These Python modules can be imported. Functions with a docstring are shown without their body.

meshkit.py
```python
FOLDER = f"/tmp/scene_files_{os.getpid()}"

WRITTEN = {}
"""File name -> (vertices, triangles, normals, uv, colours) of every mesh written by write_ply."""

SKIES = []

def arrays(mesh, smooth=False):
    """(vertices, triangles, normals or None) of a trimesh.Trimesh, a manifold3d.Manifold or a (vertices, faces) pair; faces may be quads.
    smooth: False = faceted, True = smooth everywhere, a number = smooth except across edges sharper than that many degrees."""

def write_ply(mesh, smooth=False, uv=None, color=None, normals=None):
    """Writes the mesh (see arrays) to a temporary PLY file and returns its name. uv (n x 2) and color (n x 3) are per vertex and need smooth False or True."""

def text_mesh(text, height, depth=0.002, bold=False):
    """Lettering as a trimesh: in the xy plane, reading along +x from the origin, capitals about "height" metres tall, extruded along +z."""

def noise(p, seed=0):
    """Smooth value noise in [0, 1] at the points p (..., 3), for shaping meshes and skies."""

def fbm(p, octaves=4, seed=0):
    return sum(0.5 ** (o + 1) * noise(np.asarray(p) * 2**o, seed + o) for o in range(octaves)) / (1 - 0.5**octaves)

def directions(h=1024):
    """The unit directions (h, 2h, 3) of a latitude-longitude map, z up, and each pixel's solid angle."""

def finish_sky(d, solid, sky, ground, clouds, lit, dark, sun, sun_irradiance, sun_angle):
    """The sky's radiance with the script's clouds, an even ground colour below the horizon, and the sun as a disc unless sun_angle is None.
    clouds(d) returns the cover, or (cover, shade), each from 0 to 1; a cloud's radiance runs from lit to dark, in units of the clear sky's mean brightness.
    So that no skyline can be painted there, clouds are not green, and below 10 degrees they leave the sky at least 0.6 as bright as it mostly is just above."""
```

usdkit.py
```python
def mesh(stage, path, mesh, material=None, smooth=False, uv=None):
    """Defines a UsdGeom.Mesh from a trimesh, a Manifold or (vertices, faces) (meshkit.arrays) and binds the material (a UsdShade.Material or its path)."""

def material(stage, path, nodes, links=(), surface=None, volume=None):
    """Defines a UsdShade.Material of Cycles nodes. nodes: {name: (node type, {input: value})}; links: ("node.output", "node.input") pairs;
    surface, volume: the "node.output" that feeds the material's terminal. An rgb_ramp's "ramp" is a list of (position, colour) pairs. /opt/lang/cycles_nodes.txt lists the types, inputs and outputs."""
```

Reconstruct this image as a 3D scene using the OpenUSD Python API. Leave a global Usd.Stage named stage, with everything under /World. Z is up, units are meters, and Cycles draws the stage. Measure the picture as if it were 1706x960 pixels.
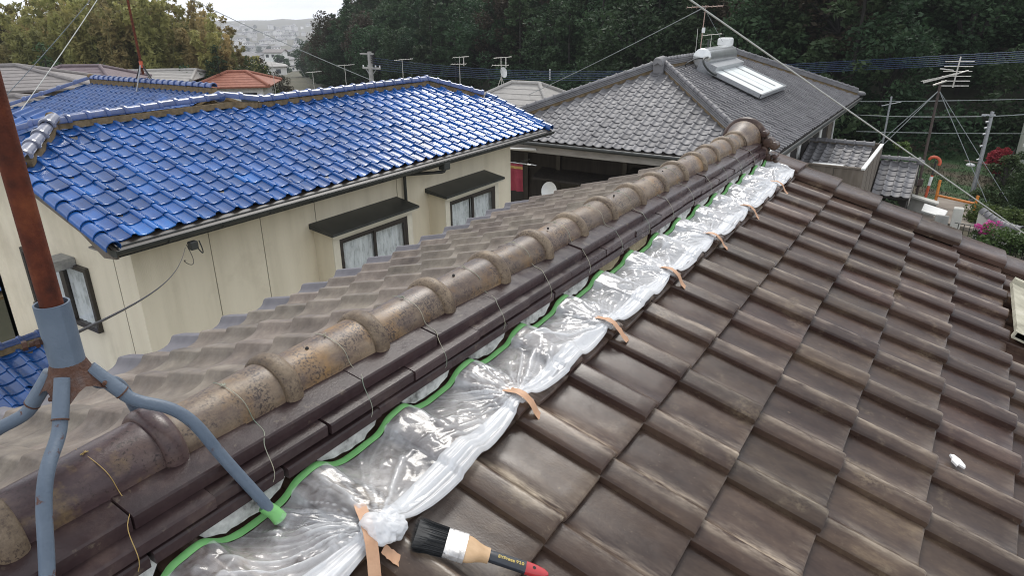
import math, random
import numpy as np, trimesh, usdkit, meshkit
from pxr import Usd, UsdGeom, UsdLux, UsdShade, Gf, Sdf, Vt

stage = Usd.Stage.CreateInMemory()
UsdGeom.SetStageUpAxis(stage, UsdGeom.Tokens.z)
UsdGeom.SetStageMetersPerUnit(stage, 1.0)
stage.SetDefaultPrim(UsdGeom.Xform.Define(stage, '/World').GetPrim())
UsdGeom.Scope.Define(stage, '/World/Looks')

# ---------------------------------------------------------------- camera (eye height is z = 0; the ground lies at about -6.2)
FW, RT, UP = np.array([-0.5037, 0.7802, -0.3710]), np.array([0.8419, 0.5396, -0.0081]), np.array([-0.1939, 0.3164, 0.9286])
FW = FW / np.linalg.norm(FW); RT = RT - FW * (RT @ FW); RT /= np.linalg.norm(RT); UP = np.cross(RT, FW)
FPX = 1139.05 / 1706.0
cam = UsdGeom.Camera.Define(stage, '/World/camera')
cam.AddTransformOp().Set(Gf.Matrix4d(*RT, 0, *UP, 0, *(-FW), 0, 0, 0, 0, 1))
cam.CreateHorizontalApertureAttr(36.0); cam.CreateVerticalApertureAttr(36.0 * 577 / 1024)
cam.CreateFocalLengthAttr(36.0 * FPX); cam.CreateClippingRangeAttr(Gf.Vec2f(0.05, 6000))
cam.CreateFStopAttr(0.0)
cam.CreateExposureAttr(0.50)

# ---------------------------------------------------------------- sky and the veiled sun
SUN_EL, SUN_AZ = math.radians(52), math.radians(-20)          # azimuth = atan2(x, y) of the direction towards the sun
SUN = np.array([math.sin(SUN_AZ) * math.cos(SUN_EL), math.cos(SUN_AZ) * math.cos(SUN_EL), math.sin(SUN_EL)])
def material(name, nodes, links=(), surface=None, volume=None):
    return usdkit.material(stage, '/World/Looks/' + name, nodes, links, surface, volume)
dome = UsdLux.DomeLight.Define(stage, '/World/sky')
skym = material('overcast_sky', {
    'tc': ('texture_coordinate', {}),
    'sky': ('sky_texture', {'sky_type': 'single_scattering', 'sun_disc': False, 'sun_elevation': SUN_EL, 'sun_rotation': SUN_AZ, 'air_density': 1.0, 'aerosol_density': 2.0}),
    'mp': ('mapping', {'scale': (1.6, 1.6, 5.0)}),
    'n': ('noise_texture', {'scale': 1.3, 'detail': 5, 'roughness': 0.55}),
    'r': ('rgb_ramp', {'ramp': [(0.28, (6.6, 7.1, 8.2)), (0.52, (9.0, 9.3, 9.9)), (0.75, (11.4, 11.4, 11.4))]}),
    'cover': ('mix', {'fac': 0.9}),
    'bg': ('background_shader', {'strength': 0.088}),
}, [('tc.generated', 'mp.vector'), ('mp.vector', 'n.vector'), ('n.fac', 'r.fac'), ('sky.color', 'cover.color1'), ('r.color', 'cover.color2'), ('cover.color', 'bg.color')], surface='bg.background')
UsdShade.MaterialBindingAPI.Apply(dome.GetPrim()).Bind(skym)
sun = UsdLux.DistantLight.Define(stage, '/World/sun')
sun.CreateIntensityAttr(0.40); sun.CreateAngleAttr(24.0); sun.CreateColorAttr(Gf.Vec3f(1.0, 0.96, 0.9)); sun.CreateNormalizeAttr(True)
zax = SUN; xax = np.cross([0, 0, 1.0], zax); xax /= np.linalg.norm(xax); yax = np.cross(zax, xax)
sun.AddTransformOp().Set(Gf.Matrix4d(*xax, 0, *yax, 0, *zax, 0, 0, 0, 50, 1))

# ---------------------------------------------------------------- helpers
USED = {}
def numbered(parent, name):
    k = (str(parent), name); n = USED.get(k, 0); USED[k] = n + 1
    return f'{parent}/{name}' if n == 0 else f'{parent}/{name}_{n:03d}'
def tag(p, label=None, cat=None, group=None, kind=None):
    for k, v in (('label', label), ('category', cat), ('group', group), ('kind', kind)):
        if v: p.SetCustomDataByKey(k, v)
    return p
def thing(name, label, cat, loc=(0, 0, 0), rz=0.0, group=None, kind=None, scale=1.0):
    x = UsdGeom.Xform.Define(stage, numbered('/World', name))
    c, s = math.cos(rz) * scale, math.sin(rz) * scale
    x.AddTransformOp().Set(Gf.Matrix4d(c, s, 0, 0, -s, c, 0, 0, 0, 0, scale, 0, *map(float, loc), 1))
    return tag(x.GetPrim(), label, cat, group, kind)
def path_of(parent): return str(parent.GetPath()) if parent is not None else '/World'
def raw(path, v, f, n, mat):
    m = UsdGeom.Mesh.Define(stage, path)
    m.CreatePointsAttr(Vt.Vec3fArray.FromNumpy(np.ascontiguousarray(v, np.float32)))
    m.CreateFaceVertexCountsAttr(Vt.IntArray.FromNumpy(np.full(len(f), 3, np.int32)))
    m.CreateFaceVertexIndicesAttr(Vt.IntArray.FromNumpy(np.ascontiguousarray(f, np.int32).ravel()))
    m.CreateSubdivisionSchemeAttr('none')
    if n is not None:
        m.CreateNormalsAttr(Vt.Vec3fArray.FromNumpy(np.ascontiguousarray(n, np.float32))); m.SetNormalsInterpolation('vertex')
    UsdShade.MaterialBindingAPI.Apply(m.GetPrim()).Bind(mat)
    return m.GetPrim()
def part(parent, name, mesh, mat, smooth=False, label=None):
    """One Mesh prim under parent (or under /World when parent is None)."""
    v, f, n = meshkit.arrays(mesh, smooth)
    p = raw(numbered(path_of(parent), name), v, f, n, mat)
    if label: tag(p, label)
    return p
def single(name, mesh, mat, label, cat, smooth=False, group=None, kind=None):
    return tag(part(None, name, mesh, mat, smooth), label, cat, group, kind)
def setting(name, mesh, mat, smooth=False, kind='structure'):
    return tag(part(None, name, mesh, mat, smooth), kind=kind)
def copy(first, label, loc, rz=0.0, scale=1.0, sz=None, group=None, cat=None):
    name = first.GetName()
    x = UsdGeom.Xform.Define(stage, numbered('/World', name))
    x.GetPrim().GetReferences().AddInternalReference(first.GetPath())
    c, s = math.cos(rz) * scale, math.sin(rz) * scale
    x.MakeMatrixXform().Set(Gf.Matrix4d(c, s, 0, 0, -s, c, 0, 0, 0, 0, sz or scale, 0, *map(float, loc), 1))
    x.GetPrim().SetInstanceable(True)
    return tag(x.GetPrim(), label, cat, group)
def T(v, f): return trimesh.Trimesh(np.asarray(v, float), np.asarray(f, int), process=False)
def cat_(ms): return trimesh.util.concatenate([m for m in ms if m is not None and len(m.faces)])
def norm(a): a = np.asarray(a, float); return a / np.linalg.norm(a)
def box(x0, x1, y0, y1, z0, z1):
    b = trimesh.creation.box((x1 - x0, y1 - y0, z1 - z0)); b.apply_translation(((x0 + x1) / 2, (y0 + y1) / 2, (z0 + z1) / 2)); return b
def rbox(x0, x1, y0, y1, z0, z1, r=0.004):
    """A box with small chamfers."""
    import manifold3d as m3
    c = np.array([[x, y, z] for x in (x0, x1) for y in (y0, y1) for z in (z0, z1)], float); mid = c.mean(0); pts = []
    for p in c:
        s = np.sign(mid - p)
        for k in range(3):
            q = p + s * r; q[k] = p[k]; pts.append(q)
    return trimesh.convex.convex_hull(np.array(pts))
def obox(c, ax, ay, az, sx, sy, sz):
    """A box centred at c with unit axes ax, ay, az and full sizes."""
    b = trimesh.creation.box((sx, sy, sz)); m = np.eye(4); m[:3, 0], m[:3, 1], m[:3, 2], m[:3, 3] = ax, ay, az, c
    b.apply_transform(m); return b
def prism(poly, h, origin, ax, ay):
    """Polygon (2-D list) in the plane origin+ax,ay extruded by h along ax x ay."""
    from shapely.geometry import Polygon
    m = trimesh.creation.extrude_polygon(Polygon(poly), h, engine='earcut')
    t = np.eye(4); t[:3, 0], t[:3, 1], t[:3, 2], t[:3, 3] = norm(ax), norm(ay), np.cross(norm(ax), norm(ay)), origin
    m.apply_transform(t); return m
def slab(pts, th):
    """A plate with the planar polygon pts as its top, th thick downwards along its normal."""
    p = np.asarray(pts, float); n = norm(np.cross(p[1] - p[0], p[2] - p[0]))
    if n[2] < 0: p = p[::-1]; n = -n
    k = len(p); v = np.vstack([p, p - n * th]); f = []
    for i in range(1, k - 1): f += [[0, i, i + 1], [k, k + i + 1, k + i]]
    for i in range(k): j = (i + 1) % k; f += [[i, k + i, k + j], [i, k + j, j]]
    return T(v, f)
def tube(path, r, n=10, cap=True):
    """A round bar along the points of path; r one radius or one per point."""
    P = np.asarray(path, float); k = len(P); R = np.broadcast_to(np.asarray(r, float), (k,))
    t = np.gradient(P, axis=0); t /= np.maximum(np.linalg.norm(t, axis=1, keepdims=True), 1e-9)
    a = np.cross(t[0], [0, 0, 1.0]); a = norm(a) if np.linalg.norm(a) > 1e-3 else np.array([1.0, 0, 0])
    V, F = [], []
    for i in range(k):
        a = norm(a - t[i] * (a @ t[i])); b = np.cross(t[i], a)
        an = np.arange(n) / n * 2 * np.pi
        V.append(P[i] + R[i] * (np.cos(an)[:, None] * a + np.sin(an)[:, None] * b))
    V = np.vstack(V)
    for i in range(k - 1):
        for j in range(n):
            q, w = i * n + j, i * n + (j + 1) % n
            F += [[q, w, w + n], [q, w + n, q + n]]
    if cap:
        V = np.vstack([V, P[:1], P[-1:]]); c0, c1 = len(V) - 2, len(V) - 1
        for j in range(n):
            F += [[c0, (j + 1) % n, j], [c1, (k - 1) * n + j, (k - 1) * n + (j + 1) % n]]
    return T(V, F)
def bar(p, q, r, n=8): return tube([p, q], r, n)
def sag(p, q, d, k=14):
    t = np.linspace(0, 1, k)[:, None]; P = np.asarray(p, float) * (1 - t) + np.asarray(q, float) * t; P[:, 2] -= d * 4 * (t * (1 - t))[:, 0]; return P
def spline(pts, k=24):
    from scipy.interpolate import CubicSpline
    P = np.asarray(pts, float); s = np.concatenate([[0], np.cumsum(np.linalg.norm(np.diff(P, axis=0), axis=1))])
    return CubicSpline(s, P)(np.linspace(0, s[-1], k))
def grid(P):
    """A surface from an array of points (a, b, 3)."""
    a, b = P.shape[:2]; i = np.arange(a * b).reshape(a, b)
    f = np.stack([i[:-1, :-1], i[1:, :-1], i[1:, 1:], i[:-1, 1:]], -1).reshape(-1, 4)
    return T(P.reshape(-1, 3), np.vstack([f[:, [0, 1, 2]], f[:, [0, 2, 3]]]))
def thick(P, th, N):
    """A thin closed shell over the grid P with thickness th along the normals N."""
    Q = P - np.asarray(N) * th; a, b = P.shape[:2]
    top, bot = grid(P), grid(Q); bot.invert()
    e = [np.stack([P[0], Q[0]]), np.stack([Q[-1], P[-1]]), np.stack([Q[:, 0], P[:, 0]]), np.stack([P[:, -1], Q[:, -1]])]
    return cat_([top, bot] + [grid(x) for x in e])
def seen(p):
    """Rough size measure: distance in front of the camera, and whether the point is in the frame."""
    z = p @ FW; x, y = p @ RT / max(z, 1e-6) * FPX, p @ UP / max(z, 1e-6) * FPX
    return z, z > 0.1 and abs(x) < 0.54 and abs(y) < 0.32

# ---------------------------------------------------------------- materials
def mat(name, stops, scale=8.0, detail=4, rough=0.6, rvar=0.0, bump=0.0, bscale=60.0, tone=0.0, spec=0.5, coat=0.0, metal=0.0, second=None, stretch=None, crough=0.1, bdist=0.01, hue=0.0, nrough=0.6, third=None, wear_glint=None):
    """A surface whose colour follows a noise in space: stops = ramp. second = (colour, scale, low, high): patches of another colour on top."""
    nd = {'g': ('geometry', {}), 'm': ('mapping', {'scale': stretch or (1, 1, 1)}),
          'n': ('noise_texture', {'scale': scale, 'detail': detail, 'roughness': nrough}), 'r': ('rgb_ramp', {'ramp': stops}),
          'p': ('principled_bsdf', {'roughness': rough, 'metallic': metal, 'specular_ior_level': spec, 'coat_weight': coat, 'coat_roughness': crough})}
    ln = [('g.position', 'm.vector'), ('m.vector', 'n.vector'), ('n.fac', 'r.fac')]
    col = 'r.color'
    if second:
        c2, s2, lo, hi = second
        nd |= {'n2': ('noise_texture', {'scale': s2, 'detail': 5, 'roughness': 0.65}), 'w2': ('map_range', {'from_min': lo, 'from_max': hi}), 'x2': ('mix', {'color2': c2})}
        ln += [('g.position', 'n2.vector'), ('n2.fac', 'w2.value'), ('w2.result', 'x2.fac'), (col, 'x2.color1')]; col = 'x2.color'
    if wear_glint:
        nd |= {'aw': ('attribute', {'attribute': 'wear_glint'}), 'mw': ('mapping', {'scale': (0.4, 1.6, 1)}), 'nw': ('noise_texture', {'scale': 22, 'detail': 8, 'roughness': 0.7}), 'ww': ('map_range', {'from_min': 0.40, 'from_max': 0.60}), 'pw_': ('math', {'math_type': 'multiply'}), 'xw': ('mix', {'color2': wear_glint})}
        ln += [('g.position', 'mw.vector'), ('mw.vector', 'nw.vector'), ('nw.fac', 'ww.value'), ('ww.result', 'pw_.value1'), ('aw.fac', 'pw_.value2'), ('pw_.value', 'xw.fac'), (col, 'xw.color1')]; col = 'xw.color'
    if third:
        c3, s3, lo3, hi3 = third
        nd |= {'n3': ('noise_texture', {'scale': s3, 'detail': 4, 'roughness': 0.7}), 'n4': ('noise_texture', {'scale': s3 * 0.09, 'detail': 4}), 'w4': ('map_range', {'from_min': 0.40, 'from_max': 0.62}), 'm4': ('math', {'math_type': 'multiply'}), 'w3': ('map_range', {'from_min': lo3, 'from_max': hi3}), 'x3': ('mix', {'color2': c3})}
        ln += [('g.position', 'n3.vector'), ('n3.fac', 'w3.value'), ('w3.result', 'm4.value1'), ('g.position', 'n4.vector'), ('n4.fac', 'w4.value'), ('w4.result', 'm4.value2'), ('m4.value', 'x3.fac'), (col, 'x3.color1')]; col = 'x3.color'
    if tone:
        nd |= {'o': ('object_info', {}), 't': ('map_range', {'to_min': 1 - tone, 'to_max': 1 + tone}), 'h': ('hsv', {})}
        ln += [('o.random', 't.value'), ('t.result', 'h.value'), (col, 'h.color')]; col = 'h.color'
        if hue:
            nd |= {'o2': ('math', {'math_type': 'multiply', 'value2': 7.31}), 'o3': ('math', {'math_type': 'fraction'}), 'o4': ('map_range', {'to_min': 0.5 - hue, 'to_max': 0.5 + hue})}
            ln += [('o.random', 'o2.value1'), ('o2.value', 'o3.value1'), ('o3.value', 'o4.value'), ('o4.result', 'h.hue')]
    ln += [(col, 'p.base_color')]
    if rvar:
        nd |= {'nr': ('noise_texture', {'scale': scale * 2.3, 'detail': 3}), 'wr': ('map_range', {'from_min': 0.3, 'from_max': 0.7, 'to_min': rough - rvar, 'to_max': rough + rvar})}
        ln += [('g.position', 'nr.vector'), ('nr.fac', 'wr.value'), ('wr.result', 'p.roughness')]
    if bump:
        nd |= {'nb': ('noise_texture', {'scale': bscale, 'detail': 4, 'roughness': 0.6}), 'b': ('bump', {'strength': bump, 'distance': bdist})}
        ln += [('m.vector', 'nb.vector'), ('nb.fac', 'b.height'), ('b.normal', 'p.normal')]
    return material(name, nd, ln, 'p.BSDF')

M = {}
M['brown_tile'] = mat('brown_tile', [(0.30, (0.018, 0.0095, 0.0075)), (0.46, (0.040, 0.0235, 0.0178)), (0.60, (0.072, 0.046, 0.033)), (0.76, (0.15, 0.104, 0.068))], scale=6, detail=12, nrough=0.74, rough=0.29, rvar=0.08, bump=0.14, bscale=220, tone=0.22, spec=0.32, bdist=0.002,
    hue=0.010, stretch=(0.45, 1.3, 1), third=((0.14, 0.103, 0.070), 90, 0.62, 0.74), wear_glint=(0.40, 0.325, 0.25))  # last colour: wear in the hollow and the highlight painted on the crown
M['sheen_pale_tile'] = mat('sheen_pale_tile', [(0.32, (0.075, 0.057, 0.043)), (0.5, (0.155, 0.125, 0.097)), (0.68, (0.25, 0.21, 0.165))], scale=6, detail=11, nrough=0.72, rough=0.55, rvar=0.08, bump=0.2, bscale=200, tone=0.12, spec=0.45, bdist=0.002, hue=0.01)  # brown tile again, paler: grazing sky sheen is put into the colour
M['eave_tile'] = mat('eave_tile', [(0.3, (0.09, 0.085, 0.095)), (0.7, (0.15, 0.14, 0.15))], scale=9, rough=0.5, tone=0.1)
M['cap_tile'] = mat('cap_tile', [(0.34, (0.042, 0.026, 0.021)), (0.45, (0.105, 0.070, 0.050)), (0.56, (0.18, 0.130, 0.085)), (0.70, (0.27, 0.205, 0.135))], scale=5, detail=13, nrough=0.80, rough=0.42, rvar=0.10, bump=0.22, bscale=420, tone=0.16, spec=0.55, bdist=0.002, stretch=(1.6, 0.7, 1.6),
    second=((0.26, 0.145, 0.045), 7, 0.52, 0.74), third=((0.032, 0.020, 0.017), 170, 0.47, 0.58))
M['ring_tile'] = mat('ring_tile', [(0.34, (0.055, 0.036, 0.027)), (0.48, (0.145, 0.105, 0.068)), (0.62, (0.25, 0.19, 0.125))], scale=14, detail=12, nrough=0.85, rough=0.55, bump=0.22, bscale=420, tone=0.12, spec=0.45, bdist=0.002, third=((0.045, 0.028, 0.022), 190, 0.52, 0.60))
M['purple_cap'] = mat('purple_cap', [(0.32, (0.026, 0.016, 0.018)), (0.48, (0.058, 0.036, 0.037)), (0.64, (0.105, 0.072, 0.062))], scale=7, detail=12, nrough=0.75, rough=0.30, rvar=0.1, bump=0.2, bscale=300, spec=0.38, bdist=0.002, stretch=(1.5, 0.7, 1.5), second=((0.19, 0.13, 0.06), 10, 0.56, 0.74), third=((0.028, 0.018, 0.016), 150, 0.54, 0.62))
M['flat_tile'] = mat('flat_tile', [(0.3, (0.019, 0.011, 0.012)), (0.55, (0.034, 0.021, 0.021)), (0.8, (0.080, 0.054, 0.046))], scale=10, detail=9, nrough=0.7, rough=0.27, rvar=0.09, bump=0.15, bscale=180, tone=0.2, spec=0.30, bdist=0.002, second=((0.12, 0.095, 0.07), 30, 0.62, 0.75))
M['plaster'] = mat('plaster', [(0.34, (0.16, 0.16, 0.15)), (0.48, (0.48, 0.48, 0.46)), (0.66, (0.70, 0.70, 0.67))], scale=26, detail=9, rough=0.9, bump=0.8, bscale=90, spec=0.2, bdist=0.004)
M['old_plaster'] = mat('old_plaster', [(0.3, (0.22, 0.18, 0.11)), (0.7, (0.36, 0.30, 0.20))], scale=30, detail=7, rough=0.9, bump=0.6, bscale=90, spec=0.2)
M['dark_gap'] = mat('dark_gap', [(0, (0.012, 0.010, 0.010)), (1, (0.03, 0.026, 0.024))], rough=0.8)
M['blue_tile'] = mat('blue_tile', [(0.3, (0.008, 0.045, 0.17)), (0.6, (0.012, 0.078, 0.27)), (0.85, (0.020, 0.12, 0.36))], scale=3, detail=5, rough=0.20, rvar=0.06, tone=0.26, spec=0.6, coat=0.4, crough=0.08)
M['new_blue_tile'] = mat('new_blue_tile', [(0.3, (0.012, 0.10, 0.36)), (0.7, (0.02, 0.16, 0.48))], scale=3, rough=0.18, spec=0.6, coat=0.5)
M['blue_cap'] = mat('blue_cap', [(0.3, (0.014, 0.032, 0.10)), (0.55, (0.026, 0.058, 0.18)), (0.8, (0.085, 0.095, 0.14))], scale=5, detail=5, rough=0.25, rvar=0.08, tone=0.15, spec=0.6, coat=0.5)
M['pale_blue_cap'] = mat('pale_blue_cap', [(0.3, (0.10, 0.11, 0.15)), (0.7, (0.20, 0.21, 0.27))], scale=6, rough=0.2, coat=0.6, tone=0.1)
M['mud'] = mat('mud', [(0.3, (0.10, 0.075, 0.045)), (0.7, (0.21, 0.155, 0.09))], scale=12, rough=0.95, bump=0.5, spec=0.2)
M['grey_tile'] = mat('grey_tile', [(0.3, (0.115, 0.112, 0.118)), (0.6, (0.17, 0.167, 0.172)), (0.85, (0.22, 0.215, 0.22))], scale=2.5, detail=5, rough=0.60, rvar=0.06, tone=0.14, spec=0.5, metal=0.1)
M['cream_wall'] = mat('cream_wall', [(0.3, (0.60, 0.54, 0.41)), (0.5, (0.68, 0.615, 0.475)), (0.7, (0.72, 0.655, 0.51))], scale=2.2, detail=10, rough=0.85, bump=0.4, bscale=70, spec=0.2, stretch=(1.5, 1.5, 0.14), bdist=0.006, second=((0.50, 0.44, 0.33), 1.1, 0.52, 0.85))
M['cream_trim'] = mat('cream_trim', [(0.3, (0.52, 0.48, 0.38)), (0.7, (0.60, 0.56, 0.45))], scale=6, rough=0.7)
M['seam'] = mat('seam', [(0, (0.10, 0.085, 0.06)), (1, (0.16, 0.14, 0.10))], rough=0.9)
M['dark_metal'] = mat('dark_metal', [(0.3, (0.016, 0.018, 0.016)), (0.7, (0.032, 0.034, 0.031))], scale=4, rough=0.42, bump=0.1, spec=0.5)
M['dark_frame'] = mat('dark_frame', [(0.3, (0.018, 0.014, 0.012)), (0.7, (0.03, 0.025, 0.02))], scale=10, rough=0.4)
M['dark_wood'] = mat('dark_wood', [(0.3, (0.014, 0.011, 0.009)), (0.7, (0.032, 0.026, 0.021))], scale=14, detail=6, rough=0.8, stretch=(1, 1, 0.1), bump=0.2)
M['brown_wood'] = mat('brown_wood', [(0.3, (0.10, 0.080, 0.060)), (0.7, (0.18, 0.15, 0.12))], scale=9, detail=6, rough=0.8, stretch=(1, 1, 0.15), bump=0.2)
M['grey_wood'] = mat('grey_wood', [(0.3, (0.19, 0.175, 0.155)), (0.7, (0.30, 0.28, 0.25))], scale=8, detail=6, rough=0.8, stretch=(0.3, 1, 1))
M['white_paint'] = mat('white_paint', [(0.3, (0.66, 0.66, 0.63)), (0.7, (0.78, 0.78, 0.75))], scale=3, rough=0.6)
M['rust'] = mat('rust', [(0.3, (0.035, 0.010, 0.006)), (0.5, (0.090, 0.022, 0.010)), (0.7, (0.16, 0.045, 0.016))], scale=24, detail=8, rough=0.85, bump=0.5, bscale=260, spec=0.3, bdist=0.002)
M['steel_paint'] = mat('steel_paint', [(0.3, (0.085, 0.115, 0.155)), (0.7, (0.125, 0.16, 0.205))], scale=14, detail=6, rough=0.5, bump=0.15, bscale=200, second=((0.085, 0.028, 0.012), 34, 0.63, 0.69))
M['rusty_steel'] = mat('rusty_steel', [(0.35, (0.045, 0.018, 0.012)), (0.5, (0.085, 0.035, 0.018)), (0.68, (0.13, 0.12, 0.12))], scale=16, detail=8, rough=0.7, bump=0.4, bscale=200)
M['galvanised'] = mat('galvanised', [(0.3, (0.25, 0.26, 0.27)), (0.7, (0.38, 0.39, 0.40))], scale=20, rough=0.42, metal=0.6)
M['concrete'] = mat('concrete', [(0.3, (0.24, 0.235, 0.22)), (0.7, (0.36, 0.35, 0.33))], scale=4, detail=7, rough=0.9, bump=0.3)
M['aerial_metal'] = mat('aerial_metal', [(0.3, (0.42, 0.40, 0.36)), (0.7, (0.58, 0.56, 0.52))], scale=10, rough=0.4, metal=0.3)
M['red_aerial'] = mat('red_aerial', [(0.3, (0.30, 0.19, 0.15)), (0.7, (0.45, 0.32, 0.27))], scale=10, rough=0.5)
M['brown_pole'] = mat('brown_pole', [(0.3, (0.040, 0.028, 0.024)), (0.7, (0.07, 0.05, 0.042))], scale=8, rough=0.6)
M['cable_blue'] = mat('cable_blue', [(0, (0.012, 0.028, 0.075)), (1, (0.02, 0.045, 0.11))], rough=0.5)
M['cable_dark'] = mat('cable_dark', [(0, (0.012, 0.012, 0.013)), (1, (0.022, 0.022, 0.022))], rough=0.6)
M['cable_grey'] = mat('cable_grey', [(0, (0.16, 0.18, 0.18)), (1, (0.24, 0.26, 0.26))], rough=0.5)
M['wire_pale'] = mat('wire_pale', [(0, (0.42, 0.43, 0.40)), (1, (0.56, 0.56, 0.52))], rough=0.45)
M['copper_wire'] = mat('copper_wire', [(0.3, (0.12, 0.20, 0.15)), (0.5, (0.30, 0.31, 0.24)), (0.7, (0.42, 0.38, 0.27))], scale=9, rough=0.6)
M['gold_wire'] = mat('gold_wire', [(0.3, (0.30, 0.19, 0.05)), (0.7, (0.45, 0.33, 0.12))], scale=20, rough=0.5)
M['green_tape'] = mat('green_tape', [(0.3, (0.145, 0.40, 0.12)), (0.7, (0.20, 0.48, 0.165))], scale=30, rough=0.6, bump=0.2, bscale=300, bdist=0.002)
M['kraft_tape'] = mat('kraft_tape', [(0.3, (0.46, 0.26, 0.15)), (0.7, (0.55, 0.33, 0.20))], scale=22, rough=0.55, bump=0.2, bscale=200, bdist=0.002)
M['bristle'] = mat('bristle', [(0.3, (0.006, 0.007, 0.008)), (0.7, (0.020, 0.022, 0.024))], scale=60, rough=0.6)
M['ferrule'] = mat('ferrule', [(0.35, (0.36, 0.35, 0.34)), (0.6, (0.60, 0.59, 0.58))], scale=40, rough=0.35, metal=0.55, bump=0.3, bscale=120, bdist=0.002, second=((0.68, 0.66, 0.63), 60, 0.5, 0.62))
M['raw_wood'] = mat('raw_wood', [(0.3, (0.42, 0.27, 0.14)), (0.7, (0.56, 0.38, 0.22))], scale=50, rough=0.6, stretch=(0.4, 1, 1))
M['black_handle'] = mat('black_handle', [(0.3, (0.010, 0.013, 0.017)), (0.7, (0.018, 0.022, 0.028))], scale=12, rough=0.25, coat=0.4)
M['red_handle'] = mat('red_handle', [(0.3, (0.34, 0.020, 0.026)), (0.7, (0.45, 0.035, 0.04))], scale=12, rough=0.25, coat=0.4)
M['gold_print'] = mat('gold_print', [(0, (0.50, 0.36, 0.07)), (1, (0.60, 0.46, 0.12))], rough=0.4)
M['chip'] = mat('chip', [(0.3, (0.70, 0.70, 0.69)), (0.7, (0.82, 0.82, 0.81))], scale=40, rough=0.8)
M['board'] = mat('board', [(0.3, (0.25, 0.235, 0.18)), (0.55, (0.42, 0.40, 0.31)), (0.75, (0.55, 0.52, 0.43))], scale=12, detail=8, rough=0.9, bump=0.3)
M['dark_board'] = mat('dark_board', [(0.3, (0.03, 0.03, 0.026)), (0.7, (0.06, 0.06, 0.05))], scale=12, rough=0.9)
M['curtain'] = mat('curtain', [(0.36, (0.48, 0.49, 0.49)), (0.48, (0.72, 0.73, 0.73)), (0.65, (0.82, 0.83, 0.83))], scale=9.0, detail=9, rough=0.9, stretch=(1, 2.2, 0.6))
M['red_cloth'] = mat('red_cloth', [(0.3, (0.20, 0.022, 0.045)), (0.7, (0.29, 0.045, 0.075))], scale=4, rough=0.9, bump=0.3)
M['white_plastic'] = mat('white_plastic', [(0.3, (0.60, 0.61, 0.60)), (0.7, (0.70, 0.71, 0.70))], scale=5, rough=0.45)
M['solar_steel'] = mat('solar_steel', [(0.3, (0.50, 0.51, 0.50)), (0.7, (0.66, 0.67, 0.66))], scale=2, rough=0.22, metal=0.85)
M['solar_glare'] = mat('solar_glare', [(0.3, (0.74, 0.79, 0.77)), (0.7, (0.86, 0.89, 0.88))], scale=0.9, detail=2, rough=0.35, spec=0.3)  # near-white base: sky glare on the glass is painted into the colour
M['red_roof'] = mat('red_roof', [(0.3, (0.22, 0.075, 0.045)), (0.7, (0.32, 0.12, 0.075))], scale=4, rough=0.7)
M['slate_brown'] = mat('slate_brown', [(0.3, (0.16, 0.145, 0.14)), (0.7, (0.24, 0.22, 0.21))], scale=3, rough=0.75, stretch=(1, 1, 6))
M['slate_pale'] = mat('slate_pale', [(0.3, (0.27, 0.255, 0.24)), (0.7, (0.36, 0.345, 0.32))], scale=3, rough=0.75, stretch=(1, 1, 6))
M['slate_purple'] = mat('slate_purple', [(0.3, (0.11, 0.08, 0.09)), (0.7, (0.17, 0.13, 0.14))], scale=3, rough=0.7)
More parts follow.
